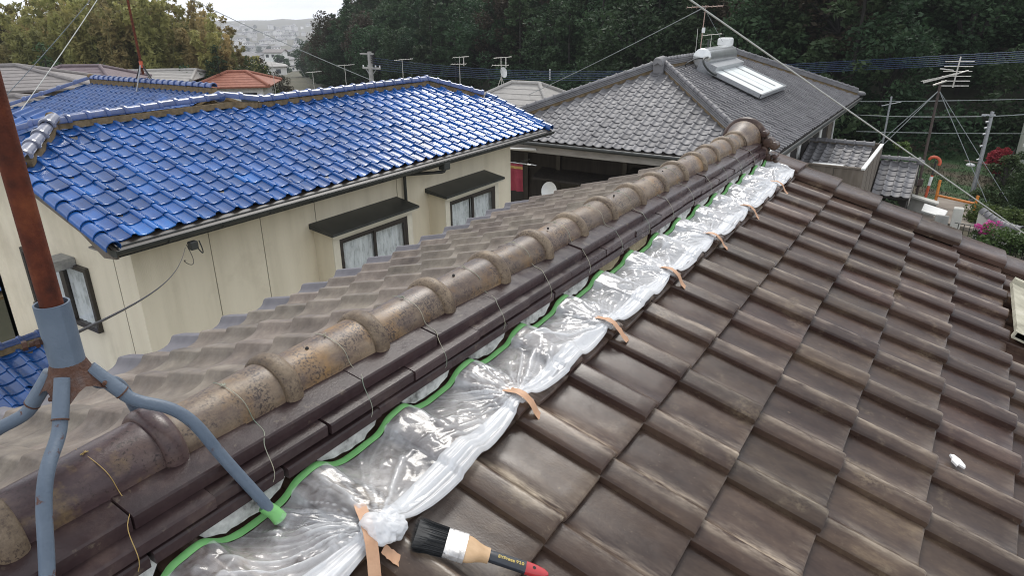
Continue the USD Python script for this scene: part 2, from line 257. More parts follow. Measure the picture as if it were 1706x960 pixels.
M['town_wall'] = mat('town_wall', [(0.3, (0.42, 0.41, 0.39)), (0.7, (0.62, 0.60, 0.56))], scale=0.05, rough=0.9, tone=0.35, hue=0.02)
M['town_roof'] = mat('town_roof', [(0.3, (0.06, 0.06, 0.067)), (0.7, (0.14, 0.137, 0.137))], scale=0.05, rough=0.6, tone=0.5, hue=0.03)
M['town_window'] = mat('town_window', [(0, (0.03, 0.035, 0.04)), (1, (0.05, 0.055, 0.06))], rough=0.2)
M['asphalt'] = mat('asphalt', [(0.3, (0.05, 0.05, 0.05)), (0.7, (0.075, 0.073, 0.07))], scale=6, rough=0.9)
M['soil'] = mat('soil', [(0.3, (0.045, 0.05, 0.024)), (0.5, (0.075, 0.070, 0.040)), (0.7, (0.11, 0.09, 0.06))], scale=0.35, detail=8, rough=0.95)
M['grass'] = mat('grass', [(0.3, (0.018, 0.044, 0.012)), (0.50, (0.032, 0.072, 0.020)), (0.58, (0.060, 0.058, 0.032)), (0.72, (0.10, 0.075, 0.052))], scale=0.35, detail=9, rough=0.95, bump=0.8, bscale=8)
M['gravel'] = mat('gravel', [(0.3, (0.17, 0.145, 0.12)), (0.7, (0.30, 0.26, 0.22))], scale=1.2, detail=9, rough=0.95, bump=0.4, bscale=20)
M['forest_floor'] = mat('forest_floor', [(0.3, (0.018, 0.022, 0.012)), (0.7, (0.04, 0.042, 0.024))], scale=0.3, detail=8, rough=0.95)
M['orange_paint'] = mat('orange_paint', [(0.3, (0.50, 0.16, 0.025)), (0.7, (0.60, 0.22, 0.04))], scale=6, rough=0.5)
M['red_plastic'] = mat('red_plastic', [(0.3, (0.42, 0.075, 0.035)), (0.7, (0.52, 0.11, 0.05))], scale=6, rough=0.5)
M['pale_wall'] = mat('pale_wall', [(0.3, (0.44, 0.43, 0.39)), (0.7, (0.56, 0.55, 0.50))], scale=3, detail=7, rough=0.9)
M['grey_green_wall'] = mat('grey_green_wall', [(0.3, (0.20, 0.225, 0.19)), (0.7, (0.28, 0.30, 0.255))], scale=2, detail=7, rough=0.9)

def leafmat(name, dark, light, scale=0.6, tone=0.25, hue=0.02, trans=0.3):
    nd = {'g': ('geometry', {}), 'n': ('noise_texture', {'scale': scale, 'detail': 5, 'roughness': 0.7}), 'r': ('rgb_ramp', {'ramp': [(0.3, dark), (0.72, light)]}),
          'o': ('object_info', {}), 't': ('map_range', {'to_min': 1 - tone, 'to_max': 1 + tone}), 'h': ('hsv', {}),
          'o2': ('math', {'math_type': 'multiply', 'value2': 7.31}), 'o3': ('math', {'math_type': 'fraction'}), 'o4': ('map_range', {'to_min': 0.5 - hue, 'to_max': 0.5 + hue}),
          'p': ('principled_bsdf', {'roughness': 0.6, 'specular_ior_level': 0.25}), 'tr': ('translucent_bsdf', {}), 'x': ('mix_closure', {'fac': trans})}
    ln = [('g.position', 'n.vector'), ('n.fac', 'r.fac'), ('o.random', 't.value'), ('t.result', 'h.value'), ('r.color', 'h.color'), ('o.random', 'o2.value1'), ('o2.value', 'o3.value1'), ('o3.value', 'o4.value'), ('o4.result', 'h.hue'),
          ('h.color', 'p.base_color'), ('h.color', 'tr.color'), ('p.BSDF', 'x.closure1'), ('tr.BSDF', 'x.closure2')]
    return material(name, nd, ln, 'x.closure')
M['leaf_dark'] = leafmat('leaf_dark', (0.018, 0.040, 0.018), (0.052, 0.092, 0.040))
M['leaf_cedar'] = leafmat('leaf_cedar', (0.022, 0.046, 0.019), (0.058, 0.094, 0.040))
M['leaf_rusty'] = leafmat('leaf_rusty', (0.038, 0.034, 0.020), (0.075, 0.058, 0.034))
M['leaf_bamboo'] = leafmat('leaf_bamboo', (0.14, 0.14, 0.05), (0.40, 0.34, 0.135), scale=0.35, tone=0.3, hue=0.03, trans=0.4)
M['leaf_pine'] = leafmat('leaf_pine', (0.026, 0.048, 0.018), (0.058, 0.085, 0.032), scale=2)
M['leaf_hedge'] = leafmat('leaf_hedge', (0.05, 0.085, 0.022), (0.11, 0.16, 0.045), scale=2)
M['leaf_red'] = leafmat('leaf_red', (0.22, 0.022, 0.035), (0.38, 0.055, 0.07), scale=3)
M['petal_pink'] = leafmat('petal_pink', (0.40, 0.035, 0.17), (0.60, 0.10, 0.32), scale=3)
M['bark'] = mat('bark', [(0.3, (0.009, 0.008, 0.006)), (0.7, (0.022, 0.019, 0.014))], scale=3, rough=0.9, stretch=(1, 1, 0.2))
M['bamboo_culm'] = mat('bamboo_culm', [(0.3, (0.10, 0.11, 0.04)), (0.7, (0.17, 0.17, 0.07))], scale=2, rough=0.6)

M['pane'] = material('window_pane', {'t': ('transparent_bsdf', {'color': (0.86, 0.88, 0.88)}), 'gl': ('glossy_bsdf', {'color': (1, 1, 1), 'roughness': 0.02}), 'f': ('layer_weight', {'blend': 0.5}), 'pw': ('math', {'math_type': 'power', 'value2': 4.0}), 'ma': ('math', {'math_type': 'multiply_add', 'value2': 0.6, 'value3': 0.05}), 'x': ('mix_closure', {})},
    [('f.facing', 'pw.value1'), ('pw.value', 'ma.value1'), ('ma.value', 'x.fac'), ('t.BSDF', 'x.closure1'), ('gl.BSDF', 'x.closure2')], 'x.closure')
def film(name, veil, rough, gloss, white=(0.86, 0.87, 0.88)):
    """Polythene film: mostly see-through, milky where it lies folded (the mesh's own fold value), with soft glints."""
    nd = {'g': ('geometry', {}), 'a': ('attribute', {'attribute': 'fold'}), 'n': ('noise_texture', {'scale': 22, 'detail': 5, 'roughness': 0.6, 'distortion': 0.8}), 'w': ('map_range', {'from_min': 0.35, 'from_max': 0.7, 'to_min': -0.04, 'to_max': 0.08}),
          's': ('math', {'math_type': 'add', 'use_clamp': True}), 's2': ('math', {'math_type': 'add', 'value2': veil, 'use_clamp': True}),
          'nb': ('noise_texture', {'scale': 40, 'detail': 3, 'roughness': 0.5, 'distortion': 1.0}), 'b': ('bump', {'strength': 0.10, 'distance': 0.004}),
          't': ('transparent_bsdf', {'color': (0.94, 0.95, 0.96)}), 'd': ('diffuse_bsdf', {'color': white}), 'tr': ('translucent_bsdf', {'color': white}), 'dx': ('mix_closure', {'fac': 0.35}),
          'm1': ('mix_closure', {}), 'gl': ('glossy_bsdf', {'color': (1, 1, 1), 'roughness': rough}), 'f': ('layer_weight', {'blend': 0.5}), 'pw': ('math', {'math_type': 'power', 'value2': 2.6}), 'fm': ('math', {'math_type': 'multiply_add', 'value2': gloss, 'value3': 0.03}), 'm2': ('mix_closure', {})}
    ln = [('g.position', 'n.vector'), ('g.position', 'nb.vector'), ('nb.fac', 'b.height'), ('n.fac', 'w.value'), ('w.result', 's.value1'), ('a.fac', 's.value2'), ('s.value', 's2.value1'), ('s2.value', 'm1.fac'), ('t.BSDF', 'm1.closure1'), ('d.BSDF', 'dx.closure1'), ('tr.BSDF', 'dx.closure2'), ('dx.closure', 'm1.closure2'),
          ('b.normal', 'gl.normal'), ('b.normal', 'f.normal'), ('f.facing', 'pw.value1'), ('pw.value', 'fm.value1'), ('fm.value', 'm2.fac'), ('m1.closure', 'm2.closure1'), ('gl.BSDF', 'm2.closure2')]
    return material(name, nd, ln, 'm2.closure')
M['knot_film'] = film('knot_film', 0.80, 0.35, 0.2)
M['film'] = film('clear_film', 0.0, 0.16, 0.42)
M['folded_film'] = film('folded_film', 0.50, 0.30, 0.35)

# ---------------------------------------------------------------- the ground, the wooded hill
rng = np.random.default_rng(7)
GZ = -6.2
def ground_z(x, y):
    t = -.78 * np.asarray(x, float) + .62 * np.asarray(y, float)                 # the valley with the town lies this way
    z = np.interp(t, [48, 70, 100, 220, 400, 900, 1500, 2500], [GZ, -7.6, -9.5, -16, -27, -46, -38, -14])
    q = np.stack([np.asarray(x, float) * .004 + 0 * t, np.asarray(y, float) * .004 + 0 * t, 0 * t], -1)
    return z + np.clip((t - 1300) / 900, 0, 1) * 70 * (meshkit.fbm(q, 4) - .40)
def base_y(x): return np.interp(x, [-400, -130, -70, -24, -9, 20, 60, 400], [300, 118, 66, 47, 38.5, 37.5, 41, 60])
def hill_z(x, y):
    """Height of the hill's surface above the ground around it."""
    d = np.maximum(0, y - base_y(x)); left = np.clip((np.asarray(x, float) + 150) / 45, 0, 1)
    return 9 * (1 - np.exp(-d * 0.6 / 9)) * left * left * (3 - 2 * left)
rad = np.concatenate([[0], np.geomspace(6, 2600, 60)]); ang = np.linspace(0, 2 * np.pi, 361)
X, Y = rad[:, None] * np.cos(ang), rad[:, None] * np.sin(ang)
setting('ground', grid(np.stack([X, Y, ground_z(X, Y)], -1)), M['soil'])
gx, gy = np.meshgrid(np.linspace(-160, 130, 88), np.linspace(40, 260, 68), indexing='ij')
hz = ground_z(gx, gy) + hill_z(gx, gy) - 0.6 * (hill_z(gx, gy) < 0.05) + 0.8 * (meshkit.fbm(np.stack([gx, gy, gx * 0], -1) * 0.12) - 0.5)
setting('wooded_hillside', grid(np.stack([gx, gy, hz], -1)), M['forest_floor'])
gx, gy = np.meshgrid(np.linspace(-9, 6.5, 110), np.linspace(31.5, 46.5, 90), indexing='ij')
gzz = GZ + 0.008 + 0.10 * meshkit.fbm(np.stack([gx, gy, gx * 0], -1) * 0.9) + np.maximum(0, gy - 36) * 0.10
lawn = tag(part(None, 'lawn', grid(np.stack([gx, gy, gzz], -1)), M['grass'], True), kind='structure')
pth = [(-0.1, 27.8), (0.9, 27.6), (1.15, 25.4), (0.95, 23.9), (-0.6, 24.6), (-0.75, 25.4)]
gx, gy = np.meshgrid(np.linspace(-3.6, 6.5, 90), np.linspace(21, 31.5, 90), indexing='ij'); gzz = GZ + 0.008 + 0.10 * meshkit.fbm(np.stack([gx, gy, gx * 0], -1) * 0.9)
tag(part(None, 'lawn', grid(np.stack([gx, gy, gzz], -1)), M['grass'], True), kind='structure')
setting('gravel_path', slab([(x, y, GZ + 0.16) for x, y in pth], 0.1), M['gravel'])
# grass blades over the lawn
def blades(n, x0, x1, y0, y1, h, seed, zf):
    r = np.random.default_rng(seed); x, y = r.uniform(x0, x1, n), r.uniform(y0, y1, n); a = r.uniform(0, 2 * np.pi, n); hh = h * r.uniform(0.5, 1.3, n)
    p = np.stack([x, y, zf(x, y)], -1); w = np.stack([np.cos(a), np.sin(a), a * 0], -1) * 0.022; tip = p + np.stack([r.normal(0, 0.05, n), r.normal(0, 0.05, n), hh], -1)
    v = np.stack([p - w, p + w, tip], 1).reshape(-1, 3); return T(v, np.arange(3 * n).reshape(-1, 3))
lz = lambda x, y: GZ + 0.05 + np.maximum(0, y - 36) * 0.10
bl = blades(34000, -8.8, 6, 24, 45, 0.075, 3, lz); bl.update_faces(~((bl.triangles_center[:, 0] < -3.4) & (bl.triangles_center[:, 1] < 31.8)))
keep = ~((bl.triangles_center[:, 0] > -0.8) & (bl.triangles_center[:, 0] < 1.2) & (bl.triangles_center[:, 1] < 27.7) & (bl.triangles_center[:, 1] > 23.8))
bl.update_faces(keep)
single('grass', bl, M['grass'], 'rough green and brown grass on the bank behind the orange barrier', 'grass', kind='stuff')

# ---------------------------------------------------------------- pantiles
#                (across the tile, height of its upper face at the lower end); the roll is on the left seen from the eaves
PROF = [(0, .0155), (.003, .0195), (.012, .0222), (.034, .0268), (.056, .0302), (.063, .0304), (.070, .0275), (.079, .0165), (.089, .0065), (.104, -.0020), (.128, -.0085), (.155, -.0108), (.185, -.0098), (.215, -.006), (.245, -.002), (.266, .000)]
PROF_J = [(0, .026), (.006, .034), (.022, .038), (.046, .035), (.062, .025), (.076, .010), (.096, -.004), (.130, -.014), (.170, -.016), (.210, -.010), (.245, .001), (.266, .008)]
PROF_FAR = [(0, .026), (.012, .036), (.048, .034), (.075, .008), (.11, -.012), (.16, -.017), (.22, -.008), (.266, .006)]
VERGE = [(0, .030), (.010, .040), (.04, .046), (.10, .047), (.18, .045), (.25, .040), (.285, .032), (.300, .018), (.302, -.05)]
def pantile(prof, L, lip=.017, drop=.020, skew=.0, over=.03, nst=4):
    """(vertices (across, down, up), faces): a tile whose lower outer corner is the origin."""
    P = np.array(prof); k = len(P); st = np.linspace(-(L + over), 0, nst); V = []
    for s in st:
        roundl = -0.0035 * (s == 0)
        V.append(np.stack([P[:, 0], np.full(k, s), P[:, 1] + roundl + drop * s / L], -1))
    st2 = np.stack([P[:, 0], np.full(k, -0.0), P[:, 1] - lip], -1)
    V[-1][:, 1] = 0; V.insert(nst - 1, np.stack([P[:, 0], np.full(k, -0.006), P[:, 1] - drop * .006 / L], -1))
    G = np.stack(V + [st2]); m = grid(G)
    side = np.stack([G[:-1, 0], G[:-1, 0] - [0, 0, .0255]]); side[1][-1] = st2[0]
    s2 = grid(side)
    out = cat_([m, s2]); return out
def wear_glint_of(v):
    "Pale marks: a highlight painted along the roll crown, a worn dusty streak in the hollow."
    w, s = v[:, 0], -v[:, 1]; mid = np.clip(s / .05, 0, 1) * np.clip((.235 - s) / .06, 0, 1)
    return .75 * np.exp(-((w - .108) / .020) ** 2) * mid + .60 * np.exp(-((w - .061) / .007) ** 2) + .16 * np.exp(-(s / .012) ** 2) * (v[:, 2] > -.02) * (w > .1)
def sharp(m, ang=38): return meshkit.arrays(m, ang)
TILE = {}
for nm, pr, L, n in (('near', PROF, .239, 7), ('mid', PROF_J, .239, 3), ('far', PROF_FAR, .235, 2), ('verge', VERGE, .239, 4)):
    m = pantile(pr, L, nst=n, lip=.017 if nm != 'verge' else .03)
    if m.face_normals[np.argmax(m.area_faces), 2] < 0: m.invert()
    v, f, n = sharp(m); TILE[nm] = (v, f[:, ::-1], n)       # (across, down, up) is a left-handed frame
class Roof:
    """Courses of pantiles on a plane: P0 = lower outer corner of tile (0, 0), d = horizontal direction of fall, deg = pitch."""
    def __init__(s, P0, d, deg, ps=.239, pw=.265):
        s.P0 = np.array(P0, float); s.dh = norm([d[0], d[1], 0]); s.e = np.cross([0, 0, 1.0], s.dh); a = math.radians(deg)
        s.d = s.dh * math.cos(a) - np.array([0, 0, math.sin(a)]); s.n = s.dh * math.sin(a) + np.array([0, 0, math.cos(a)]); s.ps, s.pw = ps, pw
        s.R = np.stack([s.e, s.d, s.n]); s.t = math.tan(a)
    def at(s, w, t, h=0.0): return s.P0 + s.e * w + s.d * t + s.n * h
    def z(s, p, h=0.0):
        """Height of the plane above the plan point p."""
        q = np.array([p[0], p[1], 0.0]); return s.P0[2] - ((q - s.P0) @ s.dh) * s.t + h
    def tile(s, kind, j, i, r, jit=.0016):
        jit = jit if kind == 'near' else .0032; v, f, n = TILE[kind]; a = r.normal(0, .006 if kind == 'near' else .011); c, sn = math.cos(a), math.sin(a)
        A = np.array([[c, sn, 0], [-sn, c, 0], [0, 0, 1]]); Q = A @ s.R
        o = s.at(j * s.pw + r.normal(0, jit), i * s.ps + r.normal(0, jit * 1.5), r.normal(0, jit * .8))
        return v @ Q + o, f, n @ Q
def cut(v, f, n, clips):
    """Trims a tile by planes (point, normal); None when nothing is left."""
    hit = False
    for p, nn in clips:
        d = (v - p) @ nn
        if d.max() <= 0.012: return None
        if d.min() < 0: hit = True
    if not hit: return v, f, n
    m = T(v, f)
    for p, nn in clips:
        m = trimesh.intersections.slice_mesh_plane(m, nn, p)
        if len(m.faces) == 0: return None
    return meshkit.arrays(m, 38)
def lay(parent, name, items, most=300):
    """items: (v, f, n, material). The largest in view become parts of their own, the rest one part."""
    def key(it):
        c = it[0].mean(0); z, inn = seen(c); return (not inn, z)
    items = sorted(items, key=key)
    for v, f, n, m, *wr in items[:most]:
        p = raw(numbered(path_of(parent), name), v, f, n, m)
        if wr: UsdGeom.PrimvarsAPI(p).CreatePrimvar('wear_glint', Sdf.ValueTypeNames.FloatArray, 'vertex').Set(Vt.FloatArray.FromNumpy(np.asarray(wr[0], np.float32)))
    rest = items[most:]
    if rest:
        off, V, F, N = 0, [], [], []
        for v, f, n, m, *_ in rest: V.append(v); F.append(f + off); N.append(n); off += len(v)
        tag(raw(numbered(path_of(parent), name + 's'), np.vstack(V), np.vstack(F), np.vstack(N), rest[0][3]), kind='stuff')
def cap_mesh(p, q, prof, n=18, a0=-100, a1=100):
    """One round ridge tile from p to q; prof = [(distance along, radius)]."""
    p, q = np.asarray(p, float), np.asarray(q, float); t = norm(q - p); side = norm(np.cross(t, [0, 0, 1.0])); up = np.cross(side, t)
    an = np.radians(np.linspace(a0, a1, n)); G = []
    for s, r in prof: G.append(p + t * s + r * (np.sin(an)[:, None] * side + np.cos(an)[:, None] * up))
    return grid(np.array(G))
CAP = [(-.012, .0600), (.10, .0635), (.193, .0665), (.207, .0668), (.209, .0655), (.207, .074), (.214, .0785), (.226, .0805), (.240, .0800), (.250, .0770), (.257, .071), (.259, .060)]
RING = [(.206, .0640), (.209, .0668), (.2092, .0655), (.2105, .0655), (.211, .0700), (.214, .0745), (.219, .0783), (.227, .0805), (.236, .0805), (.244, .0785), (.250, .0745), (.2535, .0700), (.255, .062)]
FARCAP = [(0, .060), (.20, .066), (.205, .078), (.23, .082), (.255, .078), (.258, .06)]
def cap_run(parent, p, q, mats, pitch=.265, k=1.0, r=rng, name='ridge_tile', prof=FARCAP, n=12, lastmat=None):
    p, q = np.asarray(p, float), np.asarray(q, float); L = np.linalg.norm(q - p); c = max(1, int(round(L / pitch))); t = (q - p) / c
    for i in range(c):
        a = p + t * i + np.array([0, 0, r.normal(0, .004)])
        pr = [(s * np.linalg.norm(t) / .26, R * k) for s, R in prof]
        part(parent, name, cap_mesh(a, a + t, pr, n), lastmat if (lastmat and i == c - 1) else mats, 40)

# ---------------------------------------------------------------- the house under the camera: two slopes, ridge at x = -1.12
house = thing('tiled_house', 'house with weathered brown clay roof that fills the foreground', 'house')
RX, RZ, S1 = -1.12, -0.81, 18.86
R1 = Roof((-0.5469, 1.4894, -1.0057), (1, 0), S1)
R2 = Roof((-2.97, 2.735, -1.445), (-1, 0), S1)
Y0, Y1 = -0.6, 4.62
deckR = slab([(RX, Y0, RZ - .045), (RX, Y1, RZ - .045), (1.62, Y1, RZ - .045 - 2.74 * R1.t), (1.62, Y0, RZ - .045 - 2.74 * R1.t)], .06)
deckL = slab([(RX, Y0, RZ - .045), (-2.92, Y0, RZ - .045 - 1.80 * R1.t), (-2.92, Y1, RZ - .045 - 1.80 * R1.t), (RX, Y1, RZ - .045)], .06)
roof = part(house, 'roof', cat_([deckR, deckL]), M['dark_gap'])
part(house, 'wall', cat_([box(-2.5, 1.2, -.4, 4.2, GZ, -1.62), prism([(-2.5, -1.62), (1.2, -1.62), (1.2, -1.70), (-1.12, -.92), (-2.5, -1.40)], .1, (0, 4.2, 0), (1, 0, 0), (0, 0, 1))]), M['cream_wall'])
part(house, 'barge_board', cat_([prism([(-1.12, -.88), (1.6, -1.82), (1.6, -1.98), (-1.12, -1.04), (-2.9, -1.66), (-2.9, -1.50)], .04, (0, 4.66, 0), (1, 0, 0), (0, 0, 1))]), M['brown_wood'])
items = []
for i in range(-1, 9):
    for j in range(-6, 11): items.append((*R1.tile('near', j, i, rng), M['brown_tile'], np.clip(wear_glint_of(TILE['near'][0]) * rng.uniform(.5, 1.6), 0, 1)))
for i in range(-7, 1):
    for j in range(-7, 12):
        c = cut(*R2.tile('near', j, i, rng), [((RX, 0, 0), np.array([-1.0, 0, 0]))])
        if c: items.append((*c, M['eave_tile'] if i == 0 else M['sheen_pale_tile']))
lay(roof, 'roof_tile', items)
for i in range(-1, 9):
    v, f, n = R1.tile('verge', 11, i, rng); raw(numbered(path_of(roof), 'verge_tile'), v, f, n, M['brown_tile'])
    c = R1.at(11 * .265 + .175, i * R1.ps - .01, -.006)
    part(roof, 'verge_clip', obox(c, R1.e, R1.d, R1.n, .085, .05, .018), M['eave_tile'])
# the ridge: plaster bed, three courses of flat tiles each side, round tiles, tie wires
bed = prism([(-.12, -.06), (.12, -.06), (.11, .02), (.07, .045), (-.07, .045), (-.11, .02)], 4.9, (RX, 4.5, RZ), (1, 0, 0), (0, 0, 1))
ridge = part(house, 'ridge', bed, M['dark_gap'])
for side in (1, -1):
    for (xo, zb, zt, off) in ((.155, -.8325, -.810, .148), (.150, -.804, -.7805, .011), (.120, -.776, -.7483, -.117)):
        for k in range(-5, 14):
            y0 = 1.060 + off + .265 * k + rng.normal(0, .003); y1 = y0 + .2625
            if y0 < -.5 or y1 > 4.52: continue
            dz = rng.normal(0, .0018); dx = rng.normal(0, .0016); dt = rng.normal(0, .004)
            x1 = xo + dx; sl = .17
            P = [(x1, zb + dz), (x1 + .001, zt - .003 + dz), (x1 - .003, zt + dz), (.03, zt + dz + (x1 - .03) * sl), (.03, zt + dz - .02 + (x1 - .03) * sl), (x1 - .02, zb + dz)]
            m = prism([(side * a, b) for a, b in (P if side > 0 else P[::-1])], y1 - y0, (RX, y1, 0), (1, 0, 0), (0, 0, 1))
            m.apply_transform(trimesh.transformations.rotation_matrix(dt, (0, 0, 1), (RX + side * .1, (y0 + y1) / 2, 0)))
            part(ridge, 'flat_tile', m, M['flat_tile'])
CC = np.array([RX, 0, -.739])
for k in range(-4, 15):
    yr = .5272 + .265 * k; y0 = yr - .227
    if y0 < -.6: continue
    a = CC + [rng.normal(0, .002), y0, rng.normal(0, .003)]; b = a + [rng.normal(0, .004), .26, rng.normal(0, .002)]
    ct = part(ridge, 'ridge_tile', cap_mesh(a, b, CAP[:5], 28, -99, 99), M['cap_tile'] if k > 0 else M['purple_cap'], 50)
    part(ridge, 'collar', cap_mesh(a, b, RING, 30, -98, 98), M['ring_tile'] if k != 0 else M['purple_cap'], 60)
    # a tie wire over the tile, twisted at the top and run down the near side
    yw = y0 + .115
    pts = [CC + [-.035, yw + .004, .060], CC + [0, yw, .0672], CC + [.03, yw + .002, .0605], CC + [.055, yw + .008, .038], CC + [.066, yw + .012, .004], CC + [.105, yw + .004, -.006], CC + [.126, yw - .014, -.012], CC + [.155, yw - .024, -.045], CC + [.158, yw - .030, -.080]]
    w = [tube(spline(pts, 30), .0007, 6)]
    r2 = np.random.default_rng(50 + k)
    for q in range(5):
        d = norm(r2.normal(0, 1, 3) * [1, 1, .5]); w.append(bar(CC + [0.004, yw, .069] - d * .006, CC + [0.004, yw, .070] + d * .007, .0006, 5))
    part(ridge, 'tie_wire', cat_(w), M['gold_wire'] if k in (-1, 0) else M['copper_wire'], True)
    if k % 2 == 0: part(ridge, 'nail_hole', trimesh.creation.icosphere(1, .0042).apply_translation(CC + [.012, yw - .06, .0635]), M['dark_gap'])
# plaster infill that shows in the hollow of each tile under the flat tiles
for k in range(-6, 12):
    y0, y1 = R1.P0[1] + k * .265 + .068, R1.P0[1] + (k + 1) * .265 - .006
    ww = np.linspace(y0, y1, 16); u = (ww - y0) / (y1 - y0); nz = meshkit.fbm(np.stack([ww * 40, ww * 0 + k, ww * 0], -1), 3) - .5
    top = np.stack([np.full(16, RX + .137), ww, np.full(16, -.826)], -1)
    low = np.interp(u, [0, .06, .25, .5, .75, .93, 1], [.010, .027, .043, .049, .044, .033, .010]) + nz * .008
    midp = top + np.stack([np.full(16, .003), ww * 0, -low * .5], -1)
    bot = np.stack([top[:, 0] + .004 + nz * .004, ww, -.828 - low], -1)
    G = np.stack([top, midp, bot]); G[1:, :, 0] += (meshkit.noise(G[1:] * 90) - .5) * .004
    part(ridge, 'plaster_infill', thick(G[::-1], .03, np.array([1.0, 0, 0])), M['old_plaster'] if k in (2, 3) else M['plaster'], 30)
# end ornament: a flared collar tile, a plate with a thick rim and cloud lobes
ye = 4.40
orn = part(house, 'ridge_end_ornament', cap_mesh((RX, ye - .17, -.742), (RX, ye + .05, -.728), [(0, .076), (.03, .080), (.13, .095), (.19, .108), (.205, .100)], 30, -105, 105), M['cap_tile'], 50)
poly = []
for a in np.linspace(-118, 118, 40):
    rr = .125 + .010 * abs(math.sin(math.radians(a * 2.2))); poly.append((rr * math.sin(math.radians(a)), rr * math.cos(math.radians(a)) - .02))
poly += [(.15, -.15), (-.15, -.15)]
part(orn, 'back_plate', prism(poly, .05, (RX, ye + .09, -.75), (1, 0, 0), (0, 0, 1)), M['cap_tile'], 30)
an = np.radians(np.linspace(-100, 88, 40)); part(orn, 'rim', tube(np.stack([RX + .115 * np.sin(an), np.full(40, ye + .060), -.752 + .118 * np.cos(an)], -1), .026 + .006 * np.cos(an * .9), 14), M['brown_tile'], True)
def lump(c, rx, ry, rz, seed=0, sub=2):
    s = trimesh.creation.icosphere(sub); v = s.vertices * [rx, ry, rz]; v *= (1 + .07 * (meshkit.noise(s.vertices * 2.1 + seed) - .5))[:, None]; return T(v + c, s.faces)
def scroll(c, r, L=.085):
    """A rounded cloud lobe: a short fat cylinder along the ridge with soft edges."""
    q = [(-.5, .55), (-.47, .80), (-.40, .95), (-.30, 1), (.30, 1), (.40, .95), (.47, .80), (.5, .55)]
    return tube([np.asarray(c) + [0, L * s, 0] for s, _ in q], [r * k for _, k in q], 18)
OC = np.array([RX, ye + .055, -.745])
for c, r in (((.120, 0, .050), .022), ((.150, 0, .000), .034), ((.130, -.01, -.050), .030), ((.188, 0, -.018), .026), ((.176, .0, -.135), .032), ((.145, .0, -.148), .030), ((.158, 0, -.088), .024), ((.200, .0, -.080), .015), ((.212, .0, -.112), .016), ((-.128, 0, -.01), .030), ((-.158, 0, -.045), .024), ((-.145, 0, -.11), .032)):
    part(orn, 'cloud_lobe', scroll(OC + c, r), M['brown_tile'], 50)

# ---------------------------------------------------------------- rusty aerial mast on a four-legged mount that straddles the ridge
mx, my = -1.12, .43
mast = thing('antenna_mast', 'rusty mast in a blue-grey four-legged mount astride the roof ridge', 'mast')
part(mast, 'pole', bar((mx, my, -.50), (mx - .004, my, 2.2), .0162, 20), M['rust'], 40)
an = np.arange(33) / 32 * 2 * np.pi
def ringwall(r0, r1, z0, z1, zz=None):
    c, s = np.cos(an), np.sin(an); G = [np.stack([mx + r * c, my + r * s, np.full(33, z)], -1) for r, z in ((r0, z0), (r1, z0), (r1, z1), (r0, z1), (r0, z0))]; return grid(np.array(G))
part(mast, 'collar', ringwall(.0222, .0250, -.515, -.405), M['steel_paint'], 40)
part(mast, 'weld', tube(np.stack([mx + .0252 * np.cos(an), my + .0252 * np.sin(an), np.full(33, -.516)], -1), .0026, 6), M['rust'], True)
bo = part(mast, 'bolt', bar((mx - .012, my - .040, -.463), (mx - .004, my - .018, -.463), .0042, 10), M['rusty_steel'])
tdir = norm([-.35, -1, 0]); part(bo, 'bolt_head', tube([np.array([mx - .013, my - .042, -.463]) + tdir * s for s in (0, .007)], .0078, 6), M['rusty_steel'])
part(bo, 'nut', tube([np.array([mx - .0085, my - .031, -.463]) + tdir * s for s in (-.004, .002)], .0076, 6), M['rusty_steel'])
feet = [(.180, .200), (.180, -.200), (-.180, -.200), (-.180, .200)]
bp = []
for q, (fx, fy) in enumerate(feet):
    u = norm([fx, fy, 0]); o = np.array([mx, my, 0]); rr = math.hypot(fx, fy)
    lp = [o + u * .027 + [0, 0, -.522], o + u * .050 + [0, 0, -.553], o + u * .066 + [0, 0, -.574]]
    sl = part(mast, 'socket', tube(spline(lp, 8), .0118, 16), M['steel_paint'], 40)
    leg = [o + u * .063 + [0, 0, -.570], o + u * .085 + [0, 0, -.593], o + u * .125 + [0, 0, -.612], o + u * .155 + [0, 0, -.640], o + u * .185 + [0, 0, -.700], o + u * .225 + [0, 0, -.785], o + u * rr + [0, 0, -.880]]
    part(mast, 'leg', tube(spline(leg, 40), .0105, 16), M['steel_paint'], True)
    sc_ = o + u * .048 + [0, 0, -.546]; part(sl, 'set_screw', bar(sc_ + np.array([u[1], -u[0], 0]) * .010, sc_ + np.array([u[1], -u[0], 0]) * .0165, .0035, 6), M['rusty_steel'])
    part(sl, 'joint', tube([lp[2] - norm(lp[2] - lp[1]) * .002, lp[2] + norm(lp[2] - lp[1]) * .0005], .0123, 16), M['rusty_steel'])
for q in range(4):       # the flared webs between the sockets
    a, b = feet[q], feet[(q + 1) % 4]; G = []
    for t in np.linspace(0, 1, 7):
        r0 = .025; r1 = .050 + .006 * math.cos(2 * math.pi * t); aa, ab = math.atan2(a[1], a[0]), math.atan2(b[1], b[0])
        da = (ab - aa + math.pi) % (2 * math.pi) - math.pi; ang_ = aa + da * t; w = math.cos(math.radians(45)) / max(math.cos(da * (t - .5)), .2) if False else 1 - .22 * math.sin(math.pi * t)
        G.append([np.array([mx + math.cos(ang_) * r, my + math.sin(ang_) * r, z]) for r, z in ((r0, -.505), (r0 + .006, -.522), (r0 + (r1 - r0) * .5 * w + .003, -.545 + .012 * math.sin(math.pi * t)), (r0 + (r1 - r0) * w, -.570 + .030 * math.sin(math.pi * t)))])
    bp.append(grid(np.array(G)))
part(mast, 'bracket', thick(np.array(G), .002, np.array([0, 0, 1.0])) if False else cat_(bp), M['rusty_steel'], 40)
gw = bar((mx, my, .60), (1.04, 4.69, -1.545), .0022, 8)
